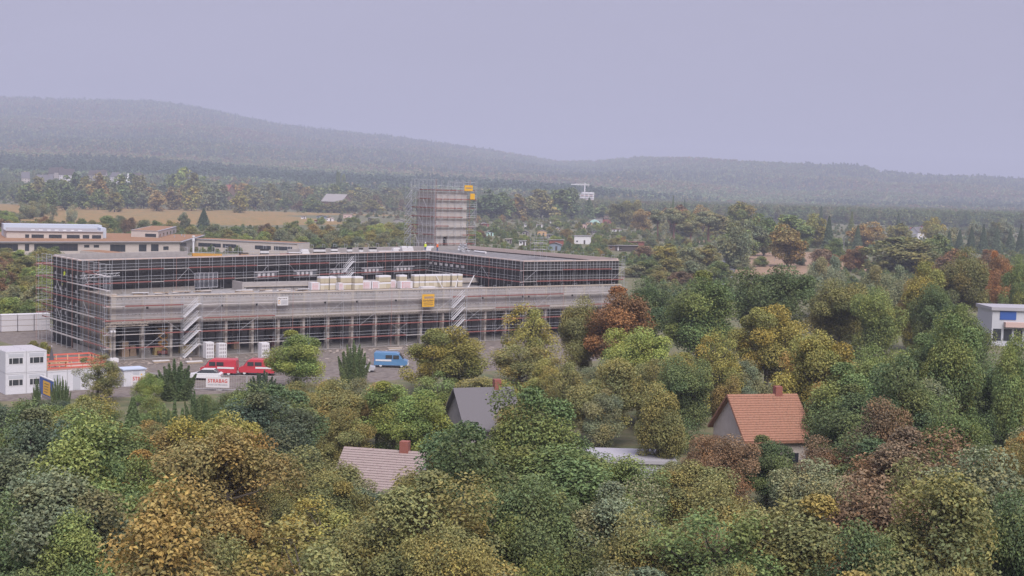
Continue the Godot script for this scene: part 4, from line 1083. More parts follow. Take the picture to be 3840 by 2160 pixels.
func make_roof_goods() -> void:
	var two := "beige shrink-wrapped block pallet two tiers high on the lower roof, "
	var list := [[41.05, 13.3, 1.62], [42.85, 13.3, 1.3], [44.95, 13.35, 2.15], [47.2, 12.4, 1.65], [53.5, 13.7, 1.7], [52.6, 15.3 - 1.9, 0.8], [60.4, 16.9, 1.0], [61.5, 17.3, 1.1], [62.75, 16.2, 1.75], [64.5, 16.3 - 0.6, 1.75], [66.4, 16.0, 1.7], [68.5, 15.9, 1.1], [69.8, 16.0 - 0.6, 1.0]]
	for i in list.size():
		var q: Array = list[i]
		pallet_stack(q[0], minf(q[1], 14.2), 8.3, q[2], 1.2, 2, two + ordinal(i + 1) + " from the left")
	pallet_stack(57.2, 14.1, 8.3, 1.6, 1.2, 2, "grey-beige block pallet with extra white cap behind the foam packs")
	foam_pack(39.4, 13.4, 8.3, 1.6, 1.35, "plain white insulation pack at the left end of the pallets")
	foam_pack(43.9, 12.0, 8.3, 0.9, 1.3, "white pack with red print between the first beige pallets")
	foam_pack(49.2, 13.2, 8.3, 1.7, 1.45, "white pack with red print, left of the middle pair")
	foam_pack(51.1, 13.2, 8.3, 1.5, 1.4, "white pack with red print, right of the middle pair")
	foam_pack(55.4, 14.0, 8.3, 1.1, 1.4, "white pack half hidden right of the tall middle pallet")
	foam_pack(56.3, 12.2, 8.3, 2.5, 1.35, "wide white pack with red print in front of the right pallets")
	var bd := sthing("board_stack", "flat stack of white boards on the lower roof edge", "boards", 60.5, 8.3, 12.0)
	for j in 4:
		sbox(bd, "board", 60.5 + 0.1 * j, 64.0 - 0.2 * j, 8.3 + j * 0.09, 8.38 + j * 0.09, 12.0, 13.1, M.foam)
	var rolls := [[40.2, 34.5, 6], [53.2, 38.5, 9], [58.0, 40.5, 5], [60.4, 38.5, 4], [62.2, 37.0, 3], [65.0, 38.0, 6]]
	for i in rolls.size():
		roll_pallet(rolls[i][0], rolls[i][1], rolls[i][2], "dark topped white roofing rolls standing on the upper roof, %s group from the left" % ordinal(i + 1))
	rng.seed = 12
	for i in 10:
		var q: Array = [[43.5, 33.0, 2.6, 0.3], [47.0, 36.5, 3.0, 0.35], [50.5, 38.5, 1.8, 0.8], [69.0, 41.0, 3.5, 0.3], [72.5, 41.5, 1.6, 0.9], [76.0, 44.0, 1.6, 1.1], [78.0, 45.0, 1.4, 1.0], [83.2, 46.0, 1.7, 1.0], [56.0, 37.0, 2.2, 0.25], [35.5, 33.0, 1.9, 0.5]][i]
		var o := sthing("material_bundle", "bundle of building material lying on the upper roof, %s from the left" % ordinal(i + 1), "bundle", q[0], 13.15, q[1], "bundles of building material on the upper roof")
		for j in 3:
			var a: float = q[0] + rng.randf_range(-0.2, 0.2)
			sbox(o, "board" if q[3] < 0.6 else "pack", a, a + q[2] * rng.randf_range(0.7, 1.0), 13.15 + q[3] * j / 3.0, 13.15 + q[3] * (j + 0.95) / 3.0, q[1] + 0.05 * j, q[1] + 0.9, [M.film, M.wood, M.foam, M.dark2, M.toered][(i + j * 2) % 5] if q[3] < 0.6 else [M.film, M.foam][j % 2])
	var op := sthing("timber_form", "orange brown timber formwork on the rear left roof", "formwork", 25.6, 13.2, 32.4)
	for j in 8:
		sbox(op, "plank", 25.6 + j * 0.72, 26.29 + j * 0.72, 13.2, 13.75 - j * 0.03, 31.0 + j * 0.1, 31.5 + j * 0.1, M.ochre)
	var ch := sthing("flue_pipe", "steel flue pipe with cap rising behind the upper roof", "pipe", 27.8, 13.1, 36.0)
	bar(ch, "pipe", l(27.8, 13.1, 36.0), l(27.8, 16.3, 36.0), 0.17, M.alu)
	bar(ch, "collar", l(27.8, 15.6, 36.0), l(27.8, 16.05, 36.0), 0.25, M.alu)
	bar(ch, "cap", l(27.8, 16.35, 36.0), l(27.8, 16.6, 36.0), 0.27, M.film)
	var pp := sthing("white_pipe", "long white pipe lying on the right wing roof", "pipe", 90.8, 13.15, 38.0)
	bar(pp, "pipe", l(91.0, 13.36, 39.8), l(90.6, 13.36, 35.4), 0.2, M.film)
	bar(pp, "end_cap", l(90.59, 13.36, 35.38), l(90.57, 13.36, 35.1), 0.23, M.foam)
	var sv := sthing("foil_heap", "crumpled silver foil heap below the tower on the roof", "foil", 88.8, 13.15, 40.5)
	var mb := MB.new()
	rng.seed = 3
	for j in 70:
		var d := rdir()
		d.y = absf(d.y)
		var c := Vector3(d.x * 1.1, 0.3 + d.y * 1.5, d.z * 1.1) * rng.randf_range(0.75, 1.05)
		var a := rdir() * 0.5
		mb.tri(c, c + a, c + rdir() * 0.5)
	put(sv, "foil", mb.mesh(), M.foil)
	# goods lying on the lower deck by the left wall
	for i in 9:
		var q: Array = [[8.0, 13.0, 2.6], [11.5, 12.5, 2.2], [15.0, 14.0, 3.0], [19.0, 14.5, 2.8], [25.5, 13.5, 3.2], [29.5, 13.0, 2.4], [33.0, 13.4, 2.6], [3.0, 11.0, 1.8], [36.5, 13.2, 2.2]][i]
		var o := sthing("timber_pile", "low pile of boards and bars on the lower roof, %s from the left" % ordinal([2, 3, 4, 5, 6, 7, 8, 1, 9][i]), "boards", q[0], 8.3, q[1], "low piles of boards on the lower roof")
		for j in 4:
			beam(o, "board", l(q[0] + rng.randf_range(-0.2, 0.2), 8.36 + j * 0.1, q[1] + rng.randf_range(-0.3, 0.3)), l(q[0] + q[2], 8.36 + j * 0.1, q[1] + rng.randf_range(-0.2, 0.4)), 0.25, 0.09, [M.wood, M.plank, M.toegrey, M.film][(i + j) % 4])

# ---------------------------------------------------------------- yard
func wthing(called: String, label: String, category: String, x: float, f: float, group := "", y := 0.0) -> Node3D:
	org = Vector3(x, y, f)
	return thing(called, label, category, Vector3(x, y, -f), 0.0, group)

# a solid lofted from a side outline: rounded towards both flanks
func hull(outline: Array, half: float, inset: float, tumble: float) -> ArrayMesh:
	var poly := PackedVector2Array()
	for p in outline:
		poly.append(Vector2(p[0], p[1]))
	var mid := Vector2.ZERO
	var top := 0.0
	for p in poly:
		mid += p / poly.size()
		top = maxf(top, p.y)
	var rings := []
	for k in [[-1.0, inset], [-0.93, 0.0], [0.93, 0.0], [1.0, inset]]:
		var ring := []
		for p in poly:
			var q: Vector2 = p + (mid - p).normalized() * k[1]
			var t := clampf((q.y - top * 0.5) / (top * 0.5), 0.0, 1.0)
			ring.append(Vector3(q.x, q.y, k[0] * (half - tumble * t * t)))
		rings.append(ring)
	var mb := MB.new()
	var n := poly.size()
	for r in 3:
		for i in n:
			var j := (i + 1) % n
			var c: Vector3 = (rings[r][i] + rings[r][j] + rings[r + 1][i]) / 3.0
			mb.face(rings[r][i], rings[r][j], rings[r + 1][j], rings[r + 1][i], c - Vector3(mid.x, mid.y, 0))
	var ids := Geometry2D.triangulate_polygon(poly)
	for e in [0, 3]:
		for i in range(0, ids.size(), 3):
			var a: Vector3 = rings[e][ids[i]]
			var b: Vector3 = rings[e][ids[i + 1]]
			var c: Vector3 = rings[e][ids[i + 2]]
			if (c - a).cross(b - a).z * (-1.0 if e == 0 else 1.0) > 0.0:
				mb.tri(a, b, c)
			else:
				mb.tri(a, c, b)
	return mb.mesh()

func wheels(o: Node3D, xs: Array, half: float, r: float) -> void:
	for x in xs:
		for s in [-1, 1]:
			var w := bar(o, "wheel", Vector3(x, r, s * (half - 0.22)), Vector3(x, r, s * (half + 0.01)), r, M.rubber)
			var h := bar(o, "wheel_rim", Vector3(x, r, s * (half + 0.012)), Vector3(x, r, s * (half + 0.02)), r * 0.6, M.alu)

func car(called: String, label: String, at: Vector3, turn: float, paint: Material, van: bool) -> void:
	var o := thing(called, label, "van" if van else "car", at, turn, "vehicles parked in the yard")
	if van:
		put(o, "body", hull([[-2.45, 0.35], [2.2, 0.35], [2.45, 0.55], [2.42, 1.0], [1.75, 1.25], [1.15, 2.05], [0.8, 2.22], [-2.3, 2.25], [-2.45, 2.1]], 0.98, 0.07, 0.12), paint)
		for s in [-1, 1]:
			box(o, "side_window", Vector3(0.35, 1.3, s * 0.955), Vector3(1.2, 1.85, s * 0.995), M.carglass)
			box(o, "side_window", Vector3(-0.75, 1.35, s * 0.95), Vector3(0.2, 1.85, s * 0.99), M.carglass)
			box(o, "rear_lamp", Vector3(-2.47, 0.95, s * 0.8), Vector3(-2.43, 1.4, s * 0.93), M.printred)
			box(o, "headlight", Vector3(2.3, 0.75, s * 0.6), Vector3(2.47, 0.95, s * 0.9), M.film)
			box(o, "side_stripe", Vector3(-2.2, 0.95, s * 0.982), Vector3(0.1, 1.2, s * 0.992), M.film)
		beam(o, "windscreen", Vector3(1.78, 1.27, 0), Vector3(1.22, 2.0, 0), 1.6, 0.06, M.carglass)
		box(o, "bumper", Vector3(2.4, 0.32, -0.92), Vector3(2.52, 0.6, 0.92), M.film)
		wheels(o, [-1.45, 1.6], 0.95, 0.34)
	else:
		put(o, "body", hull([[-2.1, 0.3], [2.0, 0.3], [2.15, 0.5], [2.1, 0.75], [1.2, 0.95], [-1.9, 1.0], [-2.15, 0.85], [-2.15, 0.5]], 0.88, 0.06, 0.03), paint)
		put(o, "cabin", hull([[-1.85, 0.97], [1.15, 0.93], [0.45, 1.42], [-1.2, 1.46]], 0.82, 0.12, 0.16), M.carglass)
		put(o, "roof", hull([[-1.25, 1.42], [0.5, 1.38], [0.35, 1.47], [-1.1, 1.5]], 0.68, 0.04, 0.02), paint)
		for s in [-1, 1]:
			box(o, "headlight", Vector3(2.0, 0.6, s * 0.55), Vector3(2.14, 0.75, s * 0.85), M.film)
			box(o, "rear_lamp", Vector3(-2.17, 0.65, s * 0.6), Vector3(-2.12, 0.85, s * 0.85), M.printred)
		wheels(o, [-1.3, 1.3], 0.85, 0.31)

func make_yard() -> void:
	# two-storey site office made of containers, with a roof terrace beside it
	for st in 2:
		for k in 2:
			var u := -19.56 - k * 2.46
			var b := 2.62 * st
			var o := sthing("site_container", "%s site container in the two-storey stack, %s of the pair" % ["white upper" if st else "white lower", "right one" if k == 0 else "left one"], "container", u, b, -25.5, "stacked site containers")
			sbox(o, "box", u, u + 2.42, b + 0.02, b + 2.58, -25.5, -19.5, M.container)
			for e in [[u, u + 0.1], [u + 2.32, u + 2.42]]:
				sbox(o, "corner_post", e[0], e[1], b + 0.02, b + 2.59, -25.53, -25.4, M.containerframe)
			sbox(o, "top_rail", u, u + 2.42, b + 2.46, b + 2.6, -25.535, -25.42, M.containerframe)
			sbox(o, "roof", u + 0.06, u + 2.36, b + 2.58, b + 2.605, -25.4, -19.6, M.containerroof)
			var wn := sbox(o, "window_frame", u + 0.35, u + 2.1, b + 1.0, b + 1.85, -25.53, -25.5, M.film)
			for j in 3:
				var a: float = u + 0.42 + [0.0, 0.42, 1.2][j]
				sbox(o, "window_pane", a, a + [0.36, 0.72, 0.4][j], b + 1.08, b + 1.77, -25.54, -25.532, M.carglass)
			sbox(o, "shutter_box", u + 0.35, u + 2.1, b + 1.86, b + 2.3, -25.54, -25.502, M.container2)
	for k in 3:
		var u := -17.05 + k * 2.46
		var o := sthing("site_container", "white ground level container under the red terrace, %s from the left" % ordinal(k + 1), "container", u, 0, -25.5, "containers under the terrace")
		sbox(o, "box", u, u + 2.42, 0.02, 2.58, -25.5, -19.5, M.container)
		sbox(o, "top_rail", u, u + 2.42, 2.46, 2.6, -25.535, -25.42, M.containerframe)
		for e in [[u, u + 0.1], [u + 2.32, u + 2.42]]:
			sbox(o, "corner_post", e[0], e[1], 0.02, 2.58, -25.53, -25.4, M.containerframe)
		sbox(o, "door", u + 0.7, u + 1.6, 0.1, 2.1, -25.53, -25.502, M.container2)
	var t := sthing("roof_terrace", "red railed wooden terrace on top of the white containers", "terrace", -17.05, 2.62, -25.5)
	for k in 24:
		sbox(t, "floor_board", -17.0 + k * 0.305, -16.71 + k * 0.305, 2.62, 2.68, -25.45, -19.55, M.deckwood)
	var loop := [Vector2(-17.0, -25.4), Vector2(-9.75, -25.4), Vector2(-9.75, -19.6), Vector2(-17.0, -19.6)]
	for e in 3:
		for j in 5:
			var p: Vector2 = loop[e].lerp(loop[e + 1], j / 5.0)
			sbox(t, "post", p.x - 0.05, p.x + 0.05, 2.68, 3.78, p.y - 0.05, p.y + 0.05, M.paleWood)
		for h in [2.8, 3.2, 3.7]:
			wall(t, "red_rail", loop[e], loop[e + 1], h, h + 0.2, -0.06, -0.02, M.railred)
	var tb := sthing("picnic_table", "pale wooden table on the red terrace", "table", -15.6, 2.68, -23.4)
	sbox(tb, "table_top", -16.3, -13.9, 3.4, 3.46, -23.8, -23.0, M.paleWood)
	for q in [-16.1, -14.1]:
		sbox(tb, "leg", q - 0.04, q + 0.04, 2.68, 3.4, -23.7, -23.1, M.paleWood)
	for q in [-24.25, -22.55]:
		sbox(tb, "bench_seat", -16.3, -13.9, 3.05, 3.1, q - 0.13, q + 0.13, M.paleWood)
		sbox(tb, "bench_leg", -15.2, -15.1, 2.68, 3.05, q - 0.1, q + 0.1, M.paleWood)
	var um := sthing("closed_parasol", "closed dark grey parasol on the red terrace", "parasol", -15.2, 2.68, -21.3)
	bar(um, "pole", l(-15.2, 2.68, -21.3), l(-15.2, 5.1, -21.3), 0.03, M.alu)
	var pm := MB.new()
	pm.tube(Vector3(0, 0.5, 0), Vector3(0, 2.3, 0), 0.34, 0.05, 9)
	put(um, "canopy", pm.mesh(), M.parasol)
	bar(um, "finial", l(-15.2, 5.1, -21.3), l(-15.2, 5.2, -21.3), 0.06, M.film)
	# blue notice board with a yellow poster
	var s := sthing("notice_board", "blue notice board with white rim and yellow poster beside the containers", "sign", -18.9, 0, -33.0)
	sbox(s, "board", -18.92, -18.84, 0.45, 2.5, -33.6, -28.6, M.signblue)
	sbox(s, "rim", -18.95, -18.8, 2.5, 2.62, -33.65, -28.55, M.film)
	sbox(s, "poster", -18.945, -18.925, 0.6, 2.2, -32.6, -30.0, M.signyellow)
	for q in [-33.4, -28.9]:
		sbox(s, "post", -18.84, -18.74, 0.0, 2.5, q - 0.05, q + 0.05, M.alu)
	for j in 4:
		sbox(s, "print_line", -18.953, -18.946, 1.85 - j * 0.32, 1.93 - j * 0.32, -32.1 + 0.15 * j, -30.5, M.printdark)
	# little plant room with a pale roof
	var hb := sthing("equipment_hut", "small white hut with pale blue flat roof in the yard", "hut", -7.2, 0, -24.8)
	sbox(hb, "wall", -7.2, -4.4, 0.0, 2.05, -24.8, -22.6, M.container)
	sbox(hb, "roof", -7.35, -4.25, 2.05, 2.2, -24.95, -22.45, M.roofblue)
	sbox(hb, "door", -6.0, -5.2, 0.05, 1.9, -24.83, -24.802, M.container2)
	sbox(hb, "warning_sign", -5.0, -4.8, 1.3, 1.5, -24.83, -24.802, M.signyellow)
	# fence with two banners, running square to the view
	var fn := wthing("site_fence", "grey wire mesh fence along the near edge of the site", "fence", -54.0, 169.6)
	for k in 9:
		var x := -54.0 + k * 3.5
		bar(fn, "frame_tube", l(x + 0.03, 0.0, 169.6), l(x + 0.03, 2.0, 169.6), 0.021, M.steel)
		bar(fn, "frame_tube", l(x + 3.42, 0.0, 169.6), l(x + 3.42, 2.0, 169.6), 0.021, M.steel)
		bar(fn, "frame_tube", l(x + 0.03, 2.0, 169.6), l(x + 3.42, 2.0, 169.6), 0.021, M.steel)
		bar(fn, "frame_tube", l(x + 0.03, 0.2, 169.6), l(x + 3.42, 0.2, 169.6), 0.021, M.steel)
		sbox(fn, "concrete_foot", x - 0.35, x + 0.35, 0.0, 0.14, 169.45, 169.75, M.concrete3)
		for j in 10:
			bar(fn, "mesh_wire", l(x + 0.3 + j * 0.31, 0.2, 169.6), l(x + 0.3 + j * 0.31, 2.0, 169.6), 0.006, M.steel)
	for k in 2:
		var x := [-38.15, -47.6][k] as float
		var bn := wthing("fence_banner", ["white banner with red lettering right of the feathery conifer", "white banner with red lettering half hidden behind the thin tree"][k], "banner", x, 169.5, "white banners on the site fence")
		sbox(bn, "cloth", x, x + 2.95, 0.42, 1.72, 169.5, 169.53, M.foam)
		text(bn, "lettering", "STRABAG", Vector3(1.48, 1.25, 0.012), 0.46, M.printred, 0.0, 800, 2.45)
		text(bn, "lettering", "WORK ON PROGRESS", Vector3(1.48, 0.76, 0.012), 0.17, M.printgrey, 0.0, 500, 2.45)
	# vehicles
	car("red_van", "red van with white stripe behind the white banner", site_flat(-39.6, 184.0), PI, M.carred, true)
	car("red_van", "red van with white stripe parked right of the other red van", site_flat(-34.6, 185.0), PI, M.carred, true)
	car("white_car", "white car in front of the left red van", site_flat(-40.3, 179.0), PI, M.carwhite, false)
	car("blue_van", "blue van parked on the dirt in front of the open hall", site_flat(-17.3, 196.8), 0.0, M.carblue, true)
	car("grey_car", "silver grey car left of the blue van", site_flat(-21.2, 191.0), 0.1, M.cargrey, false)
	# film-wrapped packs with oval pipe ends
	var packs := [[13.0, -3.9, 2.45], [14.7, -4.6, 2.3], [20.0, -8.0, 2.5], [55.4, -2.6, 2.2]]
	for i in packs.size():
		var q: Array = packs[i]
		var o := sthing("wrapped_pack", ["tall white wrapped pack with oval openings, left of the pair by the stairs", "tall white wrapped pack with oval openings, right of the pair by the stairs", "white wrapped pack with oval openings behind the right red van", "white wrapped pack half hidden behind the yellowish tree"][i], "pack", q[0], 0, q[1], "white wrapped packs with oval openings")
		sbox(o, "film", q[0], q[0] + 1.25, 0.1, q[2], q[1], q[1] + 1.2, M.film)
		sbox(o, "pallet_base", q[0] + 0.05, q[0] + 1.2, 0.0, 0.1, q[1] + 0.05, q[1] + 1.15, M.wood)
		for r in 4:
			for c in 4:
				var e := bar(o, "oval_opening", l(q[0] + 0.2 + c * 0.28, 0.4 + r * 0.55, q[1] - 0.012), l(q[0] + 0.2 + c * 0.28, 0.4 + r * 0.55, q[1] + 0.02), 0.1, M.packgrey)
				e.scale = Vector3(e.scale.x * 1.0, e.scale.y, e.scale.z)
				e.transform = Transform3D(Basis(Vector3(0.19, 0, 0), Vector3(0, 0, 0.034), Vector3(0, 0.42, 0)), e.position)
	var tl := sthing("teal_packs", "mint green insulation packs behind the bright green tree", "packs", 30.0, 0, 1.8)
	for j in 3:
		for k in 2:
			sbox(tl, "pack", 29.6 + j * 1.3, 30.85 + j * 1.3, 0.1 + k * 0.75, 0.83 + k * 0.75 + (0.5 if j == 1 else 0.0) * k, 1.8, 3.0, M.teal)
	# lamp post with cameras
	var lp := sthing("camera_post", "slim black post with white camera heads at the front corner", "post", -0.25, 0, -1.6)
	bar(lp, "pole", l(-0.25, 0.5, -1.6), l(-0.25, 4.45, -1.6), 0.05, M.black)
	sbox(lp, "foot", -0.9, 0.4, 0.0, 0.55, -2.2, -1.0, M.film)
	for q in [-0.5, -0.05]:
		sbox(lp, "camera_head", q - 0.14, q + 0.14, 4.28, 4.52, -1.8, -1.4, M.film)
	# goods inside the hall
	var goods := [[2.6, 2.5, 1.1, 1.5, 2.3, 0], [4.0, 3.0, 1.0, 1.0, 1.5, 0], [5.8, 3.0, 1.4, 1.0, 1.3, 1], [7.6, 2.5, 1.3, 1.0, 1.2, 2], [12.0, 3.0, 1.8, 1.2, 1.3, 2], [17.4, 3.0, 1.2, 1.0, 1.4, 0], [28.5, 6.0, 1.0, 1.0, 1.6, 3], [21.5, 5.0, 1.1, 1.0, 1.2, 0]]
	for i in goods.size():
		var q: Array = goods[i]
		var o := sthing("carton_stack", "stack of %s goods on the floor of the open hall, %s from the left" % [["brown cardboard", "grey", "yellowish", "reddish"][q[5]], ordinal([1, 2, 3, 4, 5, 6, 8, 7][i])], "boxes", q[0], 0.1, q[1], "goods standing in the open hall")
		for j in 3:
			sbox(o, "carton", q[0] + 0.05 * j, q[0] + q[2] - 0.04 * j, 0.1 + q[4] * j / 3.0, 0.09 + q[4] * (j + 1) / 3.0, q[1] + 0.04 * j, q[1] + q[3], [M.carton, M.concrete3, M.osb, M.toered][q[5]])
	var sl := sthing("scissor_lift", "orange scissor lift standing inside the hall", "lift", 8.6, 0.1, 2.2)
	sbox(sl, "chassis", 8.0, 9.9, 0.3, 0.75, 2.0, 2.8, M.toered)
	for q in [8.25, 9.65]:
		bar(sl, "wheel", l(q, 0.3, 1.95), l(q, 0.3, 2.85), 0.2, M.rubber)
	for j in 3:
		for vv in [2.1, 2.7]:
			beam(sl, "scissor_arm", l(8.2, 0.8 + j * 1.1, vv), l(9.7, 1.85 + j * 1.1, vv), 0.06, 0.12, M.ochre)
			beam(sl, "scissor_arm", l(9.7, 0.8 + j * 1.1, vv + 0.03), l(8.2, 1.85 + j * 1.1, vv + 0.03), 0.06, 0.12, M.ochre)
	sbox(sl, "platform", 8.0, 9.9, 4.05, 4.2, 2.0, 2.8, M.ochre)
	# wrapped stone pallets behind the left corner
	for i in 3:
		var u := -3.6 + i * 2.75
		var o := sthing("stone_pallets", "tall white wrapped stone stack behind the left scaffolding, %s from the left" % ordinal(i + 1), "pallet", u, 0, 42.0, "white wrapped stone stacks behind the left corner")
		for t2 in 3:
			sbox(o, "stone_pack", u, u + 2.6, 0.1 + t2 * 0.95, 0.98 + t2 * 0.95, 42.0, 43.4, M.wrapped)
			sbox(o, "pallet_base", u + 0.05, u + 2.55, t2 * 0.95 + 0.02, t2 * 0.95 + 0.1, 42.05, 43.3, M.wood)
		sbox(o, "film_cap", u - 0.03, u + 2.63, 2.8, 2.95, 41.96, 43.44, M.film)
	# rubble and boards along the foot of the front
	rng.seed = 21
	var mm := MultiMesh.new()
	mm.transform_format = MultiMesh.TRANSFORM_3D
	mm.mesh = unit_box
	mm.instance_count = 420
	for i in 420:
		var u := rng.randf_range(-4.0, 62.0)
		var v := -2.2 - pow(rng.randf(), 1.6) * 13.0
		var sc := rng.randf_range(0.1, 0.4)
		mm.set_instance_transform(i, Transform3D(Basis.from_euler(Vector3(rng.randf_range(-0.3, 0.3), rng.randf() * TAU, rng.randf_range(-0.3, 0.3))).scaled_local(Vector3(sc * rng.randf_range(0.8, 3.5), sc * 0.35, sc)), site(u, sc * 0.15, v)))
	var mi := MultiMeshInstance3D.new()
	mi.name = "rubble"
	mi.multimesh = mm
	mi.material_override = M.rubble
	add_child(mi, true)
	tag(mi, "broken stones and offcuts strewn along the building's foot", "rubble")
	mi.set_meta("kind", "stuff")
	for i in 9:
		var u: float = [40.0, 46.0, 51.0, 35.0, 4.5, 26.0, 44.0, 8.5, 56.0][i]
		var v: float = [-9.5, -11.0, -8.0, -6.5, -5.0, -5.0, -4.5, -7.5, -6.0][i]
		var o := sthing("board_heap", "small heap of pale boards before the hall, %s from the left" % ordinal([6, 8, 9, 5, 1, 4, 7, 2, 10][i] if i < 9 else 1), "boards", u, 0, v, "board heaps on the dirt")
		for j in 3:
			beam(o, "board", l(u, 0.06 + j * 0.1, v + j * 0.15), l(u + 2.4, 0.06 + j * 0.1, v + rng.randf_range(-0.3, 0.3)), 0.5, 0.08, [M.film, M.wood, M.toegrey][(i + j) % 3])

func site_flat(x: float, f: float) -> Vector3:
	return Vector3(x, 0.0, -f)

func make_signs() -> void:
	var y := sthing("scaffold_banner", "yellow firm banner hanging on the front scaffolding", "banner", 52.4, 6.4, -1.1)
	sbox(y, "cloth", 52.4, 54.8, 6.4, 8.5, -1.12, -1.085, M.signyellow)
	text(y, "lettering", "MAMMEN", l(53.7, 7.95, -1.13), 0.4, M.printblue, 0.0, 800, 1.75)
	text(y, "lettering", "Gerüstbau", l(53.6, 7.45, -1.13), 0.34, M.printdark, 0.0, 700, 2.0)
	for j in 2:
		sbox(y, "print_line", 52.65, 54.55, 6.98 - j * 0.3, 7.08 - j * 0.3, -1.13, -1.122, M.printdark)
	var w := sthing("scaffold_sign", "white firm sign with small picture hanging on the front scaffolding", "sign", 25.9, 7.38, -1.1)
	sbox(w, "board", 25.9, 27.72, 7.38, 8.72, -1.12, -1.085, M.film)
	text(w, "lettering", "Wey & Löw AG", l(26.8, 8.45, -1.13), 0.2, M.printdark, 0.0, 700, 1.5)
	for j in 5:
		sbox(w, "print_line", 26.5, 27.6, 8.1 - j * 0.14, 8.15 - j * 0.14, -1.13, -1.122, M.printgrey)
	sbox(w, "picture", 26.02, 26.34, 7.6, 8.2, -1.13, -1.122, M.ochre)
	sbox(w, "picture", 26.1, 26.26, 7.68, 8.05, -1.138, -1.131, M.film)
	var t := sthing("tower_banner", "yellow banner on the top corner of the tower scaffolding", "banner", 99.8, 25.6, 57.0)
	sbox(t, "cloth", 99.8, 102.0, 25.75, 27.0, 57.0, 57.04, M.signyellow)
	sbox(t, "print_line", 100.1, 101.7, 26.3, 26.5, 56.985, 56.995, M.printgrey)
	var t2 := sthing("tower_banner", "small yellow banner below the top banner on the tower", "banner", 101.4, 23.6, 57.0)
	sbox(t2, "cloth", 101.4, 102.6, 23.9, 25.2, 57.0, 57.04, M.signyellow)

# ---------------------------------------------------------------- people
func field(p: Vector3, caps: Array) -> float:
	var d := 9.0
	for c in caps:
		var a: Vector3 = c[0]
		var ab: Vector3 = c[1] - a
		var t := clampf((p - a).dot(ab) / ab.length_squared(), 0.0, 1.0)
		var e := (p - a - ab * t).length() - lerpf(c[2], c[3], t)
		var k := 0.045
		var h := clampf(0.5 + 0.5 * (d - e) / k, 0.0, 1.0)
		d = lerpf(d, e, h) - k * h * (1.0 - h)
	return d

func blob(caps: Array, cell: float) -> ArrayMesh:
	var lo := Vector3.ONE * 9.0
	var hi := Vector3.ONE * -9.0
	for c in caps:
		for i in 2:
			lo = lo.min(c[i] - Vector3.ONE * (c[2 + i] + cell * 2.0))
			hi = hi.max(c[i] + Vector3.ONE * (c[2 + i] + cell * 2.0))
	var n := Vector3i(((hi - lo) / cell).ceil()) + Vector3i.ONE
	var val := PackedFloat32Array()
	val.resize(n.x * n.y * n.z)
	for x in n.x:
		for y in n.y:
			for z in n.z:
				val[(x * n.y + y) * n.z + z] = field(lo + Vector3(x, y, z) * cell, caps)
	var at := func(x, y, z): return val[(x * n.y + y) * n.z + z]
	var ids := {}
	var st := SurfaceTool.new()
	st.begin(Mesh.PRIMITIVE_TRIANGLES)
	var count := 0
	for x in n.x - 1:
		for y in n.y - 1:
			for z in n.z - 1:
				var sum := Vector3.ZERO
				var m := 0
				for e in [[0, 0, 0, 1, 0, 0], [0, 1, 0, 1, 1, 0], [0, 0, 1, 1, 0, 1], [0, 1, 1, 1, 1, 1], [0, 0, 0, 0, 1, 0], [1, 0, 0, 1, 1, 0], [0, 0, 1, 0, 1, 1], [1, 0, 1, 1, 1, 1], [0, 0, 0, 0, 0, 1], [1, 0, 0, 1, 0, 1], [0, 1, 0, 0, 1, 1], [1, 1, 0, 1, 1, 1]]:
					var a: float = at.call(x + e[0], y + e[1], z + e[2])
					var b: float = at.call(x + e[3], y + e[4], z + e[5])
					if (a < 0.0) != (b < 0.0):
						var t := a / (a - b)
						sum += Vector3(x, y, z) + Vector3(e[0], e[1], e[2]).lerp(Vector3(e[3], e[4], e[5]), t)
						m += 1
				if m:
					ids[Vector3i(x, y, z)] = count
					count += 1
					st.set_smooth_group(0)
					st.add_vertex(lo + sum / m * cell)
	for x in range(1, n.x - 1):
		for y in range(1, n.y - 1):
			for z in range(1, n.z - 1):
				var a: float = at.call(x, y, z)
				var axes := [[1, 0, 0, 0, 1, 0, 0, 0, 1], [0, 1, 0, 0, 0, 1, 1, 0, 0], [0, 0, 1, 1, 0, 0, 0, 1, 0]]
				for e in axes:
					var b: float = at.call(x + e[0], y + e[1], z + e[2])
					if (a < 0.0) == (b < 0.0):
						continue
					var p := Vector3i(x, y, z)
					var u := Vector3i(e[3], e[4], e[5])
					var w := Vector3i(e[6], e[7], e[8])
					var q := [ids[p - u - w], ids[p - w], ids[p], ids[p - u]]
					if a < 0.0:
						q.reverse()
					for i in [0, 1, 2, 0, 2, 3]:
						st.add_index(q[i])
	st.generate_normals()
	return st.commit()

var person_meshes := {}

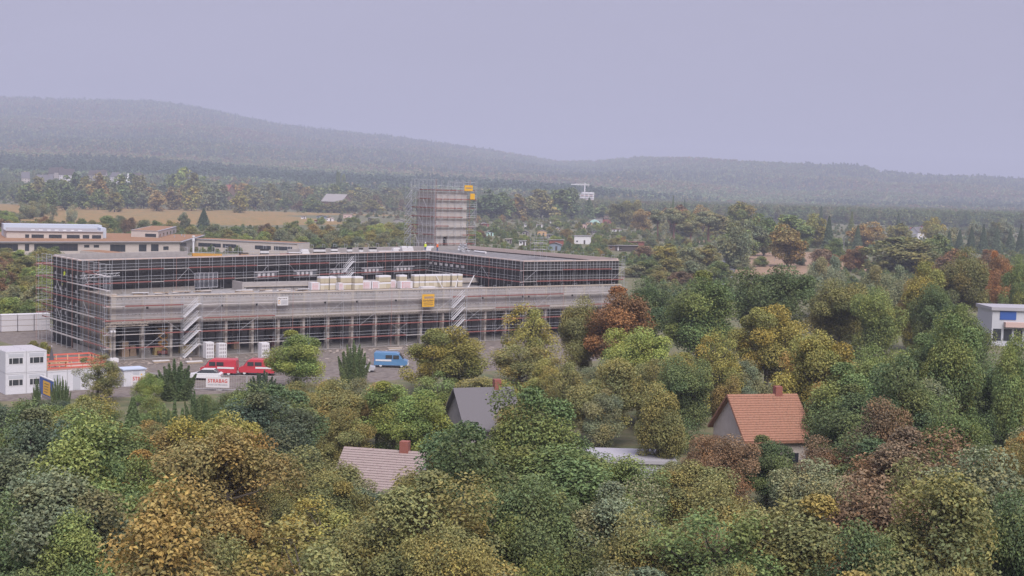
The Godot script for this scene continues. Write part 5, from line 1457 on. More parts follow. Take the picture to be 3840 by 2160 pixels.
func person(label: String, at: Vector3, turn: float, coat: Material, legs: Material, hat: Material) -> void:
	if person_meshes.is_empty():
		var V := func(a, b, c): return Vector3(a, b, c)
		var body := [
			[Vector3(0, 1.62, 0), Vector3(0, 1.72, -0.01), 0.085, 0.095], [Vector3(0, 1.45, 0.01), Vector3(0, 1.6, 0), 0.06, 0.055],
			[Vector3(-0.14, 1.4, 0), Vector3(0.14, 1.4, 0), 0.08, 0.08], [Vector3(0, 1.3, 0), Vector3(0, 0.98, 0), 0.14, 0.125],
			[Vector3(-0.19, 1.4, 0), Vector3(-0.25, 1.12, -0.03), 0.052, 0.043], [Vector3(-0.25, 1.12, -0.03), Vector3(-0.2, 0.9, -0.18), 0.042, 0.033],
			[Vector3(0.19, 1.4, 0), Vector3(0.25, 1.12, 0.02), 0.052, 0.043], [Vector3(0.25, 1.12, 0.02), Vector3(0.24, 0.86, -0.06), 0.042, 0.033],
			[Vector3(-0.2, 0.88, -0.19), Vector3(-0.18, 0.8, -0.24), 0.034, 0.02], [Vector3(0.24, 0.84, -0.07), Vector3(0.24, 0.74, -0.1), 0.034, 0.02],
			[Vector3(-0.09, 0.92, 0), Vector3(-0.12, 0.5, -0.03), 0.088, 0.06], [Vector3(-0.12, 0.5, -0.03), Vector3(-0.13, 0.09, 0.02), 0.058, 0.042],
			[Vector3(0.09, 0.92, 0), Vector3(0.12, 0.5, 0.0), 0.088, 0.06], [Vector3(0.12, 0.5, 0), Vector3(0.13, 0.09, 0.04), 0.058, 0.042],
			[Vector3(-0.13, 0.05, 0.03), Vector3(-0.14, 0.04, -0.14), 0.045, 0.035], [Vector3(0.13, 0.05, 0.05), Vector3(0.14, 0.04, -0.12), 0.045, 0.035]]
		person_meshes.body = blob(body, 0.024)
		var fat := func(list: Array, by: float) -> Array:
			var o := []
			for i in list:
				o.append([body[i][0], body[i][1], body[i][2] + by, body[i][3] + by])
			return o
		person_meshes.coat = blob(fat.call([2, 3, 4, 5, 6, 7], 0.022), 0.024)
		person_meshes.legs = blob(fat.call([10, 11, 12, 13], 0.014), 0.024)
		person_meshes.hat = blob([[Vector3(0, 1.75, 0), Vector3(0, 1.78, -0.01), 0.115, 0.105], [Vector3(0, 1.735, -0.03), Vector3(0, 1.735, -0.1), 0.05, 0.04]], 0.02)
	var o := thing("person", label, "person", at, turn, "workers on the building site")
	put(o, "body", person_meshes.body, M.skin)
	put(o, "jacket", person_meshes.coat, coat)
	put(o, "trousers", person_meshes.legs, legs)
	put(o, "helmet", person_meshes.hat, hat)

func make_people() -> void:
	person("worker in orange jacket and white helmet below the tower", site(83.6, 13.15, 42.5), TURN + 0.4, M.orange, M.denim, M.film)
	person("worker in yellow vest beside the white packs near the tower", site(82.0, 13.15, 44.6), TURN + 2.0, M.hivis, M.denim, M.film)
	person("worker in lime vest high on the left scaffolding", site(-0.68, 10.235, 18.5), TURN + 1.6, M.hivis, M.black, M.film)
	person("worker in dark clothes and lime hood low on the left scaffolding", site(-0.68, 7.935, 19.6), TURN - 1.4, M.black, M.black, M.hivis)

# ---------------------------------------------------------------- the old building and the houses
func make_old_building() -> void:
	var a := Vector2(-159.5, 443.7)
	var d := Vector2(0.791, 0.612)
	var o := wthing("flat_roofed_building", "beige flat roofed building with reddish planted roof behind the shell", "building", -159.5, 443.7)
	var n := Vector2(-0.612, 0.791)
	var flat := func(q: Vector2, w: float) -> Vector3: return l(q.x, w, q.y)
	var mb := MB.new()
	mb.slab(PackedVector2Array([a - d * 14.0, a + d * 54.8, Vector2(-122.5, 541.0), a + n * 78.0 + d * 20.0, a - d * 14.0 + n * 60.0]), 4.7, 5.0, flat)
	put(o, "roof_edge", mb.mesh(), M.palemetal)
	mb = MB.new()
	mb.slab(PackedVector2Array([a - d * 13.6 + n * 0.5, a + d * 54.2 + n * 0.5, Vector2(-123.2, 540.0), a + n * 77.5 + d * 20.0, a - d * 13.6 + n * 59.5]), 5.004, 5.12, flat)
	put(o, "planted_roof", mb.mesh(), M.sedum)
	var w0 := a + n * 0.9
	var wins := [[-9.0, -2.0, 1.8, 4.1], [0.2, 1.6, 1.8, 4.1], [3.2, 17.8, 1.75, 4.15], [19.9, 21.75, 2.85, 3.75], [23.2, 25.1, 2.85, 3.75], [28.9, 34.3, 1.4, 3.9], [39.1, 41.9, 1.45, 3.9], [43.5, 46.3, 1.5, 3.95], [48.0, 50.0, 1.9, 3.2]]
	var s := -13.5
	for q in wins:
		wall(o, "facade_wall", w0 + d * s, w0 + d * q[0], 0.0, 4.7, 0.0, 0.3, M.render)
		wall(o, "facade_wall", w0 + d * q[0], w0 + d * q[1], 0.0, q[2], 0.0, 0.3, M.render)
		wall(o, "facade_wall", w0 + d * q[0], w0 + d * q[1], q[3], 4.7, 0.0, 0.3, M.render)
		wall(o, "window", w0 + d * q[0], w0 + d * q[1], q[2], q[3], 0.16, 0.19, M.darkglass)
		var k := maxi(1, int((q[1] - q[0]) / 1.6))
		for j in k + 1:
			var c: float = lerpf(q[0], q[1] - 0.08, float(j) / k)
			wall(o, "window_frame", w0 + d * c, w0 + d * (c + 0.08), q[2], q[3], 0.1, 0.155, M.darkframe)
		s = q[1]
	wall(o, "facade_wall", w0 + d * s, w0 + d * 54.0, 0.0, 4.7, 0.0, 0.3, M.render)
	wall(o, "facade_wall", w0 + d * 54.0, Vector2(-122.9, 536.0), 0.0, 4.7, 0.0, 0.3, M.render)
	for j in 5:
		var p := (w0 + d * 54.0).lerp(Vector2(-122.9, 536.0), 0.04 + j * 0.05)
		var q := (w0 + d * 54.0).lerp(Vector2(-122.9, 536.0), 0.075 + j * 0.05)
		wall(o, "window", p, q, 1.0, 4.2, -0.03, -0.005, M.darkglass)
	# set-back storey on the left with a strip of windows
	var ua := Vector2(-167.4, 465.6) - Vector2(0.91, 0.414) * 6.0
	var ub := Vector2(-143.9, 476.3)
	var ud := (ub - ua).normalized()
	var ul := ua.distance_to(ub)
	wall(o, "set_back_storey", ua, ub, 5.0, 7.45, 0.0, 14.0, M.render)
	wall(o, "roof_fascia", ua - ud * 0.3, ub + ud * 0.3, 7.455, 7.75, -0.5, 14.3, M.palemetal)
	wall(o, "roof_plant_screen", ua, ub - ud * 1.5, 7.76, 8.6, 3.0, 3.2, M.palemetal)
	wall(o, "end_block", ub + ud * 0.02, ub + ud * 1.9, 5.0, 8.7, 6.0, 24.0, M.bluegrey)
	wall(o, "rear_storey", ua, ub + ud * 1.5, 5.0, 9.4, 14.4, 24.0, M.bluegrey)
	for q in [[0.0, 0.05], [0.08, 0.235], [0.3, 0.465], [0.53, 0.695], [0.735, 0.82], [0.856, 0.975]]:
		var s0: float = 6.0 + 25.8 * q[0]
		var s1: float = 6.0 + 25.8 * q[1]
		wall(o, "window", ua + ud * s0, ua + ud * s1, 5.2, 6.35, -0.04, -0.004, M.darkglass)
		wall(o, "window_frame", ua + ud * s0, ua + ud * s1, 6.35, 6.42, -0.06, -0.004, M.darkframe)
	for j in 7:
		var p := ua + ud * (8.0 + j * 2.6)
		wall(o, "roof_light", p, p + ud * 1.2, 7.76, 8.05, 0.8, 2.0, M.film)
	# second set-back box, seen on its corner
	var c0 := Vector2(-140.9, 500.6)
	var c1 := Vector2(-130.2, 498.0)
	var c2 := Vector2(-137.0, 552.0)
	var c3 := c0 + (c2 - c1)
	mb = MB.new()
	mb.slab(PackedVector2Array([c0, c1, c2, c3]), 5.05, 7.5, flat)
	put(o, "set_back_box", mb.mesh(), M.render)
	mb = MB.new()
	mb.slab(PackedVector2Array([c0 + Vector2(-0.2, -0.2), c1 + Vector2(0.2, -0.2), c2 + Vector2(0.2, 0.2), c3 + Vector2(-0.2, 0.2)]), 7.51, 7.62, flat)
	put(o, "roof_fascia", mb.mesh(), M.palemetal)
	mb = MB.new()
	mb.slab(PackedVector2Array([c0 + Vector2(0.5, 0.8), c1 + Vector2(-0.7, 0.8), c2 + Vector2(-0.7, -1.0), c3 + Vector2(0.5, -1.0)]), 7.625, 7.68, flat)
	put(o, "planted_roof", mb.mesh(), M.sedum)
	wall(o, "window", c0.lerp(c1, 0.52), c0.lerp(c1, 0.92), 5.3, 6.5, -0.04, -0.004, M.darkglass)
	for j in 5:
		wall(o, "window", c1.lerp(c2, 0.06 + j * 0.19), c1.lerp(c2, 0.12 + j * 0.19), 5.35, 6.45, -0.04, -0.004, M.darkglass)
	for q in [[-126.0, 505.0], [-124.0, 512.0], [-127.0, 520.0]]:
		bar(o, "vent_pipe", l(q[0], 5.1, q[1]), l(q[0], 5.9, q[1]), 0.2, M.palemetal)
	# low wing to the right
	var g := wthing("low_wing", "low beige wing with strip windows behind the flue pipe", "building", -120.0, 512.0)
	var ga := Vector2(-121.0, 513.5)
	var gb := Vector2(-79.0, 497.5)
	wall(g, "wall", ga, gb, 0.0, 4.3, 0.0, 9.0, M.render)
	wall(g, "roof_edge", ga, gb, 4.31, 4.6, -0.3, 9.3, M.palemetal)
	wall(g, "planted_roof", ga.lerp(gb, 0.01), ga.lerp(gb, 0.99), 4.605, 4.66, 0.2, 8.8, M.sedum)
	for q in [[0.05, 0.27], [0.29, 0.42], [0.6, 0.75], [0.78, 0.95]]:
		wall(g, "window", ga.lerp(gb, q[0]), ga.lerp(gb, q[1]), 1.7, 3.1, -0.05, -0.004, M.darkglass)
		for j in 6:
			var p := ga.lerp(gb, lerpf(q[0], q[1], j / 5.0))
			wall(g, "window_frame", p, p + (gb - ga).normalized() * 0.08, 1.7, 3.1, -0.08, -0.051, M.darkframe)
	# small annex with a reddish roof in front
	var x := wthing("small_annex", "small pale annex with reddish roof in front of the beige building", "annex", -140.0, 445.0)
	mb = MB.new()
	mb.slab(PackedVector2Array([Vector2(-142.6, 446.9), Vector2(-128.0, 434.5), Vector2(-124.0, 441.0), Vector2(-138.5, 455.0)]), 0.0, 2.3, flat)
	put(x, "wall", mb.mesh(), M.render)
	mb = MB.new()
	mb.slab(PackedVector2Array([Vector2(-142.4, 447.5), Vector2(-128.2, 435.4), Vector2(-124.6, 441.0), Vector2(-138.5, 454.5)]), 2.304, 2.4, flat)
	put(x, "roof", mb.mesh(), M.sedum)

const HUTS := [[-159.1, 1026.9, 3.4, 2.2, "w"], [-130.4, 895.1, 4.9, 2.2, "g"], [-147.5, 1042.2, 7.6, 2.2, "c"], [-133.7, 985.7, 5.8, 2.3, "w"], [-132.1, 1081.3, 7.1, 3.6, "p"], [-122, 1000.2, 4, 2.2, "w"], [-99.2, 903.6, 5, 2.2, "w"], [-104.1, 1002.9, 6.6, 2.8, "d"], [-88.6, 890, 3.6, 2.3, "r"], [-78.8, 925.7, 6.8, 3.7, "g"], [-26.3, 871.9, 7.7, 2.2, "b"], [-24.6, 857.9, 4.4, 2.4, "b"], [-20.3, 961.9, 4.9, 2.2, "r"], [-20.1, 956.1, 5.6, 2.2, "r"], [-13.2, 765.3, 3.9, 2.2, "t"], [-2, 666.3, 2.7, 2.2, "g"], [4.4, 646.7, 3.3, 2.2, "w"], [6.8, 786.9, 3.7, 2.2, "g"], [9.9, 982.1, 4.3, 2.2, "w"], [18.4, 975.1, 4.3, 2.2, "w"], [16.6, 790, 5.5, 2.9, "o"], [27.5, 1111.9, 6.1, 2.2, "w"], [20.5, 752.5, 2.5, 2.2, "g"], [18.3, 602.1, 5.7, 2.9, "c"], [20.4, 640.5, 6.8, 3.3, "r"], [29, 876.2, 2.4, 2.4, "p"], [54.5, 1394.8, 7.1, 3.1, "o"], [34.9, 686.3, 8.3, 4.2, "w"], [49.5, 963.3, 4.2, 3.5, "p"], [77.6, 1401.6, 4.6, 3.1, "w"], [60.4, 1084.6, 4.8, 2.2, "o"], [50.3, 841.7, 2.8, 2.2, "g"], [72.4, 1163.8, 6.8, 4.3, "g"], [79.5, 1154.5, 8.5, 3.8, "r"], [92.9, 1327.2, 10.2, 3.9, "b"], [46.2, 619.9, 5.4, 2.2, "b"], [68.8, 906, 6, 2.2, "w"], [51.6, 613.1, 9, 2.7, "d"], [60.7, 675.9, 8.9, 2.2, "r"]]
func make_huts() -> void:
	var i := 0
	for h in HUTS:
		i += 1
		rng.seed = 300 + i
		var c: String = h[4]
		var word: String = {"w": "white walled", "g": "grey", "c": "blue", "d": "dark brown", "r": "red-brown", "p": "pinkish", "o": "ochre", "b": "brown", "t": "pale green"}[c]
		var o := wthing("garden_hut", "small %s garden hut among the plots, %s from the left" % [word, ordinal(i)], "hut", h[0], h[1], "garden huts in the plots")
		o.rotation.y = rng.randf_range(-0.25, 0.25)
		var w: float = maxf(h[2], 2.6) / 2.0
		var hi: float = h[3]
		var dp := rng.randf_range(2.4, 3.6)
		var wm: Material = {"w": M.film, "g": M.concrete3, "c": M.hutblue, "d": M.hutdark, "r": M.hutred, "p": M.hutpink, "o": M.hutochre, "b": M.hutbrown, "t": M.teal}[c]
		var rm: Material = [M.concrete3, M.hutred, M.palemetal, M.toegrey, M.roofdeck][rng.randi() % 5]
		box(o, "wall", Vector3(-w, 0, -dp), Vector3(w, hi - 0.15, 0), wm)
		if rng.randf() < 0.45:
			var mb := MB.new()
			for s in [-1, 1]:
				var e := Vector3(s * (w + 0.3), hi - 0.2, 0)
				mb.face(Vector3(0, hi + 0.75, 0.35), Vector3(0, hi + 0.75, -dp - 0.35), e + Vector3(0, 0, -dp - 0.35), e + Vector3(0, 0, 0.35), Vector3(s, 2, 0))
				mb.face(Vector3(0, hi + 0.65, 0.35), Vector3(0, hi + 0.65, -dp - 0.35), e + Vector3(0, -0.1, -dp - 0.35), e + Vector3(0, -0.1, 0.35), Vector3(-s, -2, 0))
			mb.tri(Vector3(-w, hi - 0.15, 0.0), Vector3(0, hi + 0.6, 0.0), Vector3(w, hi - 0.15, 0.0))
			put(o, "roof", mb.mesh(), rm)
		else:
			beam(o, "roof", Vector3(-w - 0.4, hi - 0.05, -dp / 2), Vector3(w + 0.4, hi + 0.12, -dp / 2), dp + 0.9, 0.12, rm)
		box(o, "door", Vector3(w * 0.15, 0.02, 0.003), Vector3(w * 0.15 + 0.85, 1.95, 0.05), M.hutdark)
		box(o, "window", Vector3(-w * 0.75, 0.95, 0.003), Vector3(-w * 0.75 + 0.9, 1.65, 0.04), M.darkglass)
		box(o, "window_frame", Vector3(-w * 0.75 - 0.06, 0.88, 0.002), Vector3(-w * 0.75 + 0.96, 0.945, 0.06), M.film)
	# closed white parasols, garden poles and a polytunnel
	for q in [[24.6, 830.0, "closed white parasol between garden huts left of the ochre hut"], [46.6, 603.0, "closed white parasol in the front row of garden plots"]]:
		var o := wthing("closed_parasol", q[2], "parasol", q[0], q[1])
		bar(o, "pole", Vector3.ZERO, Vector3(0, 2.6, 0), 0.03, M.alu)
		var pm := MB.new()
		pm.tube(Vector3(0, 0.8, 0), Vector3(0, 2.5, 0), 0.32, 0.05, 8)
		put(o, "canopy", pm.mesh(), M.film)
	var pt := wthing("polytunnel", "pale green plastic tunnel in the garden plots", "greenhouse", 66.0, 1110.0)
	var tm := MB.new()
	for j in 8:
		var t0 := PI * j / 8.0
		var t1 := PI * (j + 1) / 8.0
		tm.face(Vector3(cos(t0) * 4.5, sin(t0) * 4.0, 4), Vector3(cos(t1) * 4.5, sin(t1) * 4.0, 4), Vector3(cos(t1) * 4.5, sin(t1) * 4.0, -4), Vector3(cos(t0) * 4.5, sin(t0) * 4.0, -4), Vector3(cos(t0), sin(t0), 0))
		tm.face(Vector3(0, 0, 4), Vector3(cos(t0) * 4.5, sin(t0) * 4.0, 4), Vector3(cos(t1) * 4.5, sin(t1) * 4.0, 4), Vector3(0, 0, 4), Vector3(0, 0, 1))
	put(pt, "film", tm.mesh(), M.teal)

func gable_house(called: String, label: String, at: Vector3, turn: float, w: float, d: float, h: float, rh: float, wm: Material, rm: Material, group := "", chimney := true, glazed := true, courses := 0) -> Node3D:
	var o := thing(called, label, "house", at, turn, group)
	var mb := MB.new()
	mb.box(Vector3(-w / 2, -4, -d / 2), Vector3(w / 2, h, d / 2))
	for s in [-1, 1]:
		mb.face(Vector3(s * w / 2, h, -d / 2), Vector3(s * w / 2, h, d / 2), Vector3(s * w / 2, h + rh, 0), Vector3(s * w / 2, h, -d / 2), Vector3(s, 0, 0))
	put(o, "wall", mb.mesh(), wm)
	mb = MB.new()
	var e := 0.45
	for s in [-1, 1]:
		var t := Vector3(0, h + rh + 0.12, 0)
		var b := Vector3(0, h - e * rh / (d / 2) + 0.12, s * (d / 2 + e))
		var x := Vector3(w / 2 + e, 0, 0)
		var k := Vector3(0, -0.2, 0)
		mb.face(t - x, t + x, b + x, b - x, Vector3(0, 1, s))
		mb.face(t - x + k, t + x + k, b + x + k, b - x + k, Vector3(0, -1, -s))
		mb.face(b - x, b + x, b + x + k, b - x + k, Vector3(0, 0, s))
		for q in [-1, 1]:
			mb.face(t + x * q, b + x * q, b + x * q + k, t + x * q + k, Vector3(q, 0, 0))
	var rf := put(o, "roof", mb.mesh(), rm)
	if chimney:
		box(rf, "chimney", Vector3(w * 0.2, h + rh * 0.5, -0.4), Vector3(w * 0.2 + 0.7, h + rh + 0.9, 0.3), M.hutred)
	for s in ([-1, 1] if courses > 0 else []):
		for c in courses:
			var q := (c + 0.5) / courses
			var p := Vector3(0, h + rh + 0.12, 0).lerp(Vector3(0, h - e * rh / (d / 2) + 0.12, s * (d / 2 + e)), q)
			var along := Vector3(0, -rh, s * d / 2).normalized()
			var nrm := Vector3(0, d / 2, s * rh).normalized()
			var step := Vector2(rh, d / 2).length() / courses
			put(rf, "tile_course", unit_box, rm, Transform3D(Basis(Vector3(w + 2 * e - 0.04, 0, 0), nrm * 0.06, along * step * 1.03 + nrm * 0.022), p + nrm * 0.035))
	if not glazed:
		return o
	var n := maxi(2, int(w / 3.0))
	for i in n:
		for fl in maxi(1, int(h / 2.7)):
			var x := -w / 2 + (i + 0.5) * w / n
			var wn := box(o, "window", Vector3(x - 0.5, 0.9 + fl * 2.7, d / 2 + 0.004), Vector3(x + 0.5, 2.1 + fl * 2.7, d / 2 + 0.05), M.darkglass)
	for i in 2:
		box(o, "window", Vector3(w / 2 + 0.004, 1.0, -d * 0.28 + i * d * 0.4), Vector3(w / 2 + 0.05, 2.2, -d * 0.28 + i * d * 0.4 + 1.0), M.darkglass)
	return o

func make_village() -> void:
	var v := [[-678.1, 1900, 21.1, 10.4, 11.1, "f"], [-647.2, 1900, 17.8, 20.9, 11.1, "f"], [-642.3, 1900, 28.3, 13.9, 11.1, "d"], [-630.6, 1900, 32.1, 12.5, 7.6, "d"], [-617.4, 1900, 26.9, 19.5, 11.1, "d"], [-586.2, 1900, 29.9, 15.3, 7, "d"], [-573.7, 1900, 30.9, 15.3, 7, "d"], [-549.4, 1900, 28.8, 13.9, 6.3, "w"], [-527.2, 1900, 28.8, 11.1, 6.3, "d"], [-281.8, 1350, 17.5, 9.9, 5.9, "r"]]
	var i := 0
	for q in v:
		i += 1
		rng.seed = 50 + i
		var g := maxf(land(q[0], -q[1]), q[2] - 6.0)
		var h: float = q[2] + q[4] - g
		var rm: Material = M.hutdark if q[5] == "d" else (M.hutred if q[5] == "r" else M.slate)
		gable_house("village_house", "distant %s house on the wooded slope, %s from the left" % ["dark roofed" if q[5] == "d" else ("red roofed" if q[5] == "r" else "pale"), ordinal(i)], Vector3(q[0], g, -q[1] + 12.0 * (i % 3)), rng.randf_range(-0.6, 0.6), q[3], 9.0, h * 0.55, h * 0.45, [M.concrete3, M.render, M.foam][i % 3] if q[5] != "r" else M.hutbrown, rm, "houses of the distant village")
	var st := thing("pointed_tent_roof", "white pointed pyramid roof among the distant village houses", "roof", Vector3(-522.7, 22.0, -1840.0))
	var mb := MB.new()
	for k in 4:
		var a := PI / 2 * k + 0.5
		mb.face(Vector3(cos(a) * 5, 0, sin(a) * 5), Vector3(cos(a + PI / 2) * 5, 0, sin(a + PI / 2) * 5), Vector3(0, 13, 0), Vector3(cos(a) * 5, 0, sin(a) * 5), Vector3(cos(a + PI / 4), 0.4, sin(a + PI / 4)))
	put(st, "roof", mb.mesh(), M.film)
	gable_house("barn", "large dark barn with grey ridged roof beyond the field", Vector3(-172.0, 0.0, -1318.0), -0.5, 24.0, 17.0, 10.5, 7.0, M.hutbrown, M.concrete3, "", false, false)
	# white flats with a crane behind
	var o := thing("apartment_block", "distant white apartment block below the crane", "building", Vector3(95.3, 0, -1800.0), 0.2)
	for f in 5:
		box(o, "storey", Vector3(-9.0 if f < 4 else -6.0, 12.0 + f * 2.9, -8), Vector3(10.0, 14.6 + f * 2.9, 0), M.film)
		box(o, "window_band", Vector3(-8.5 if f < 4 else -5.5, 14.6 + f * 2.9, -7.9), Vector3(9.5, 14.9 + f * 2.9, -0.2), M.darkglass)
		for k in 3:
			box(o, "balcony", Vector3(-8.0 + k * 6.0, 12.4 + f * 2.9, 0.0), Vector3(-4.0 + k * 6.0, 13.4 + f * 2.9, 1.4), M.hutpink if f % 2 else M.film)
	box(o, "storey", Vector3(-9, -4, -8), Vector3(10, 12, 0), M.film)
	var cr := thing("tower_crane", "distant white tower crane behind the apartment block", "crane", Vector3(95.0, 0, -1850.0))
	box(cr, "mast", Vector3(-0.8, 0, -0.8), Vector3(0.8, 38.5, 0.8), M.film)
	box(cr, "jib", Vector3(-19, 35.5, -0.6), Vector3(6, 36.6, 0.6), M.film)
	box(cr, "counterweight", Vector3(3.8, 33.6, -0.8), Vector3(6, 35.5, 0.8), M.concrete3)
	beam(cr, "tie_bar", Vector3(0, 38.4, 0), Vector3(-14, 36.6, 0), 0.3, 0.3, M.film)
	var tw := thing("apartment_tower", "small white tower block far right beyond the conifers", "building", Vector3(757.0, 0, -2300.0))
	box(tw, "wall", Vector3(-13, -2, -10), Vector3(13, 7.0, 0), M.film)
	box(tw, "upper_wall", Vector3(-9, 7.0, -10), Vector3(9, 12.5, -0.5), M.film)
	for f in 3:
		for k in 5:
			box(tw, "window", Vector3(-11 + k * 4.6, -0.5 + f * 2.6, 0.004), Vector3(-8.5 + k * 4.6, 1.0 + f * 2.6, 0.1), M.darkglass)
	gable_house("white_house", "white house with grey roof in front of the far conifers", Vector3(283.0, 0, -950.0), 0.5, 11.0, 9.0, 5.2, 3.2, M.film, M.slate)
	gable_house("white_house", "low white house right of the white house with grey roof", Vector3(292.0, 0, -985.0), -0.3, 9.0, 8.0, 4.6, 2.6, M.film, M.hutred)
	# street lamps and poles
	var poles := [[128.9, 670.0, 12.5, "tall thin lamp pole between the golden tree and the willow"], [146.0, 600.0, 9.5, "thin lamp pole right of the golden tree on the dry meadow"], [108.0, 560.0, 6.0, "short lamp pole beside the shrub on the dry meadow"]]
	for q in poles:
		var p := thing("lamp_pole", q[3], "lamp", Vector3(q[0], 0, -q[1]), 0.0, "lamp poles on the dry meadow")
		bar(p, "pole", Vector3.ZERO, Vector3(0, q[2], 0), 0.09, M.palemetal)
		box(p, "lamp_head", Vector3(-0.1, q[2], -0.2), Vector3(1.0, q[2] + 0.18, 0.2), M.palemetal)
	var dl := thing("disc_lamp", "white disc shaped street lamp among the trees on the right", "lamp", Vector3(76.2, 0, -250.0))
	bar(dl, "pole", Vector3.ZERO, Vector3(0, 6.6, 0), 0.09, M.palemetal)
	var dm := MB.new()
	dm.tube(Vector3(0, 6.6, 0), Vector3(0, 6.95, 0), 0.25, 0.85, 12)
	dm.tube(Vector3(0, 6.95, 0), Vector3(0, 7.1, 0), 0.85, 0.5, 12)
	put(dl, "disc_head", dm.mesh(), M.palemetal)

# what the blurred lower part of the picture lets one make out: roofs, walls and a lane between near trees
func make_foreground() -> void:
	gable_house("tiled_house", "house with orange tiled roof among the near treetops", Vector3(24.6, 0, -131.0), 0.25, 6.5, 8.0, 3.6, 3.4, M.render, M.tile, "", true, true, 20)
	gable_house("tiled_house", "pale house with weathered pink roof between near trees", Vector3(-9.6, 0, -106.0), -0.2, 6.0, 7.0, 3.0, 2.4, M.foam, M.pinktile, "", true, true, 18)
	gable_house("dark_roofed_house", "house with dark slate roof behind the light green tree", Vector3(-2.6, 0, -136.0), 0.35, 5.5, 7.0, 3.0, 3.2, M.concrete3, M.slate)
	var o := wthing("garage_row", "long low garage row with pale flat roof between near trees", "garage", 8.5, 118.0)
	sbox(o, "wall", 5.0, 14.6, 0.0, 2.6, 118.0, 123.0, M.foam)
	sbox(o, "roof", 4.7, 14.9, 2.605, 2.9, 117.7, 123.3, M.palemetal)
	for k in 3:
		sbox(o, "garage_door", 5.4 + k * 3.1, 8.0 + k * 3.1, 0.05, 2.2, 117.95, 117.998, M.container2)
	var s := wthing("corner_shop", "grey building with blue sign panel at the right edge", "building", 88.0, 250.0)
	sbox(s, "wall", 88.8, 99.0, 0.0, 6.6, 250.0, 258.0, M.container2)
	sbox(s, "roof", 88.5, 99.4, 6.605, 7.2, 249.6, 258.4, M.palemetal)
	sbox(s, "sign_panel", 90.2, 93.2, 4.9, 6.5, 249.9, 249.996, M.signblue)
	sbox(s, "awning", 91.0, 97.0, 3.6, 4.5, 249.0, 249.996, M.hutpink)
	for k in 5:
		sbox(s, "window", 89.1 + k * 1.95, 90.6 + k * 1.95, 1.0, 3.2, 249.95, 249.996, M.darkglass)

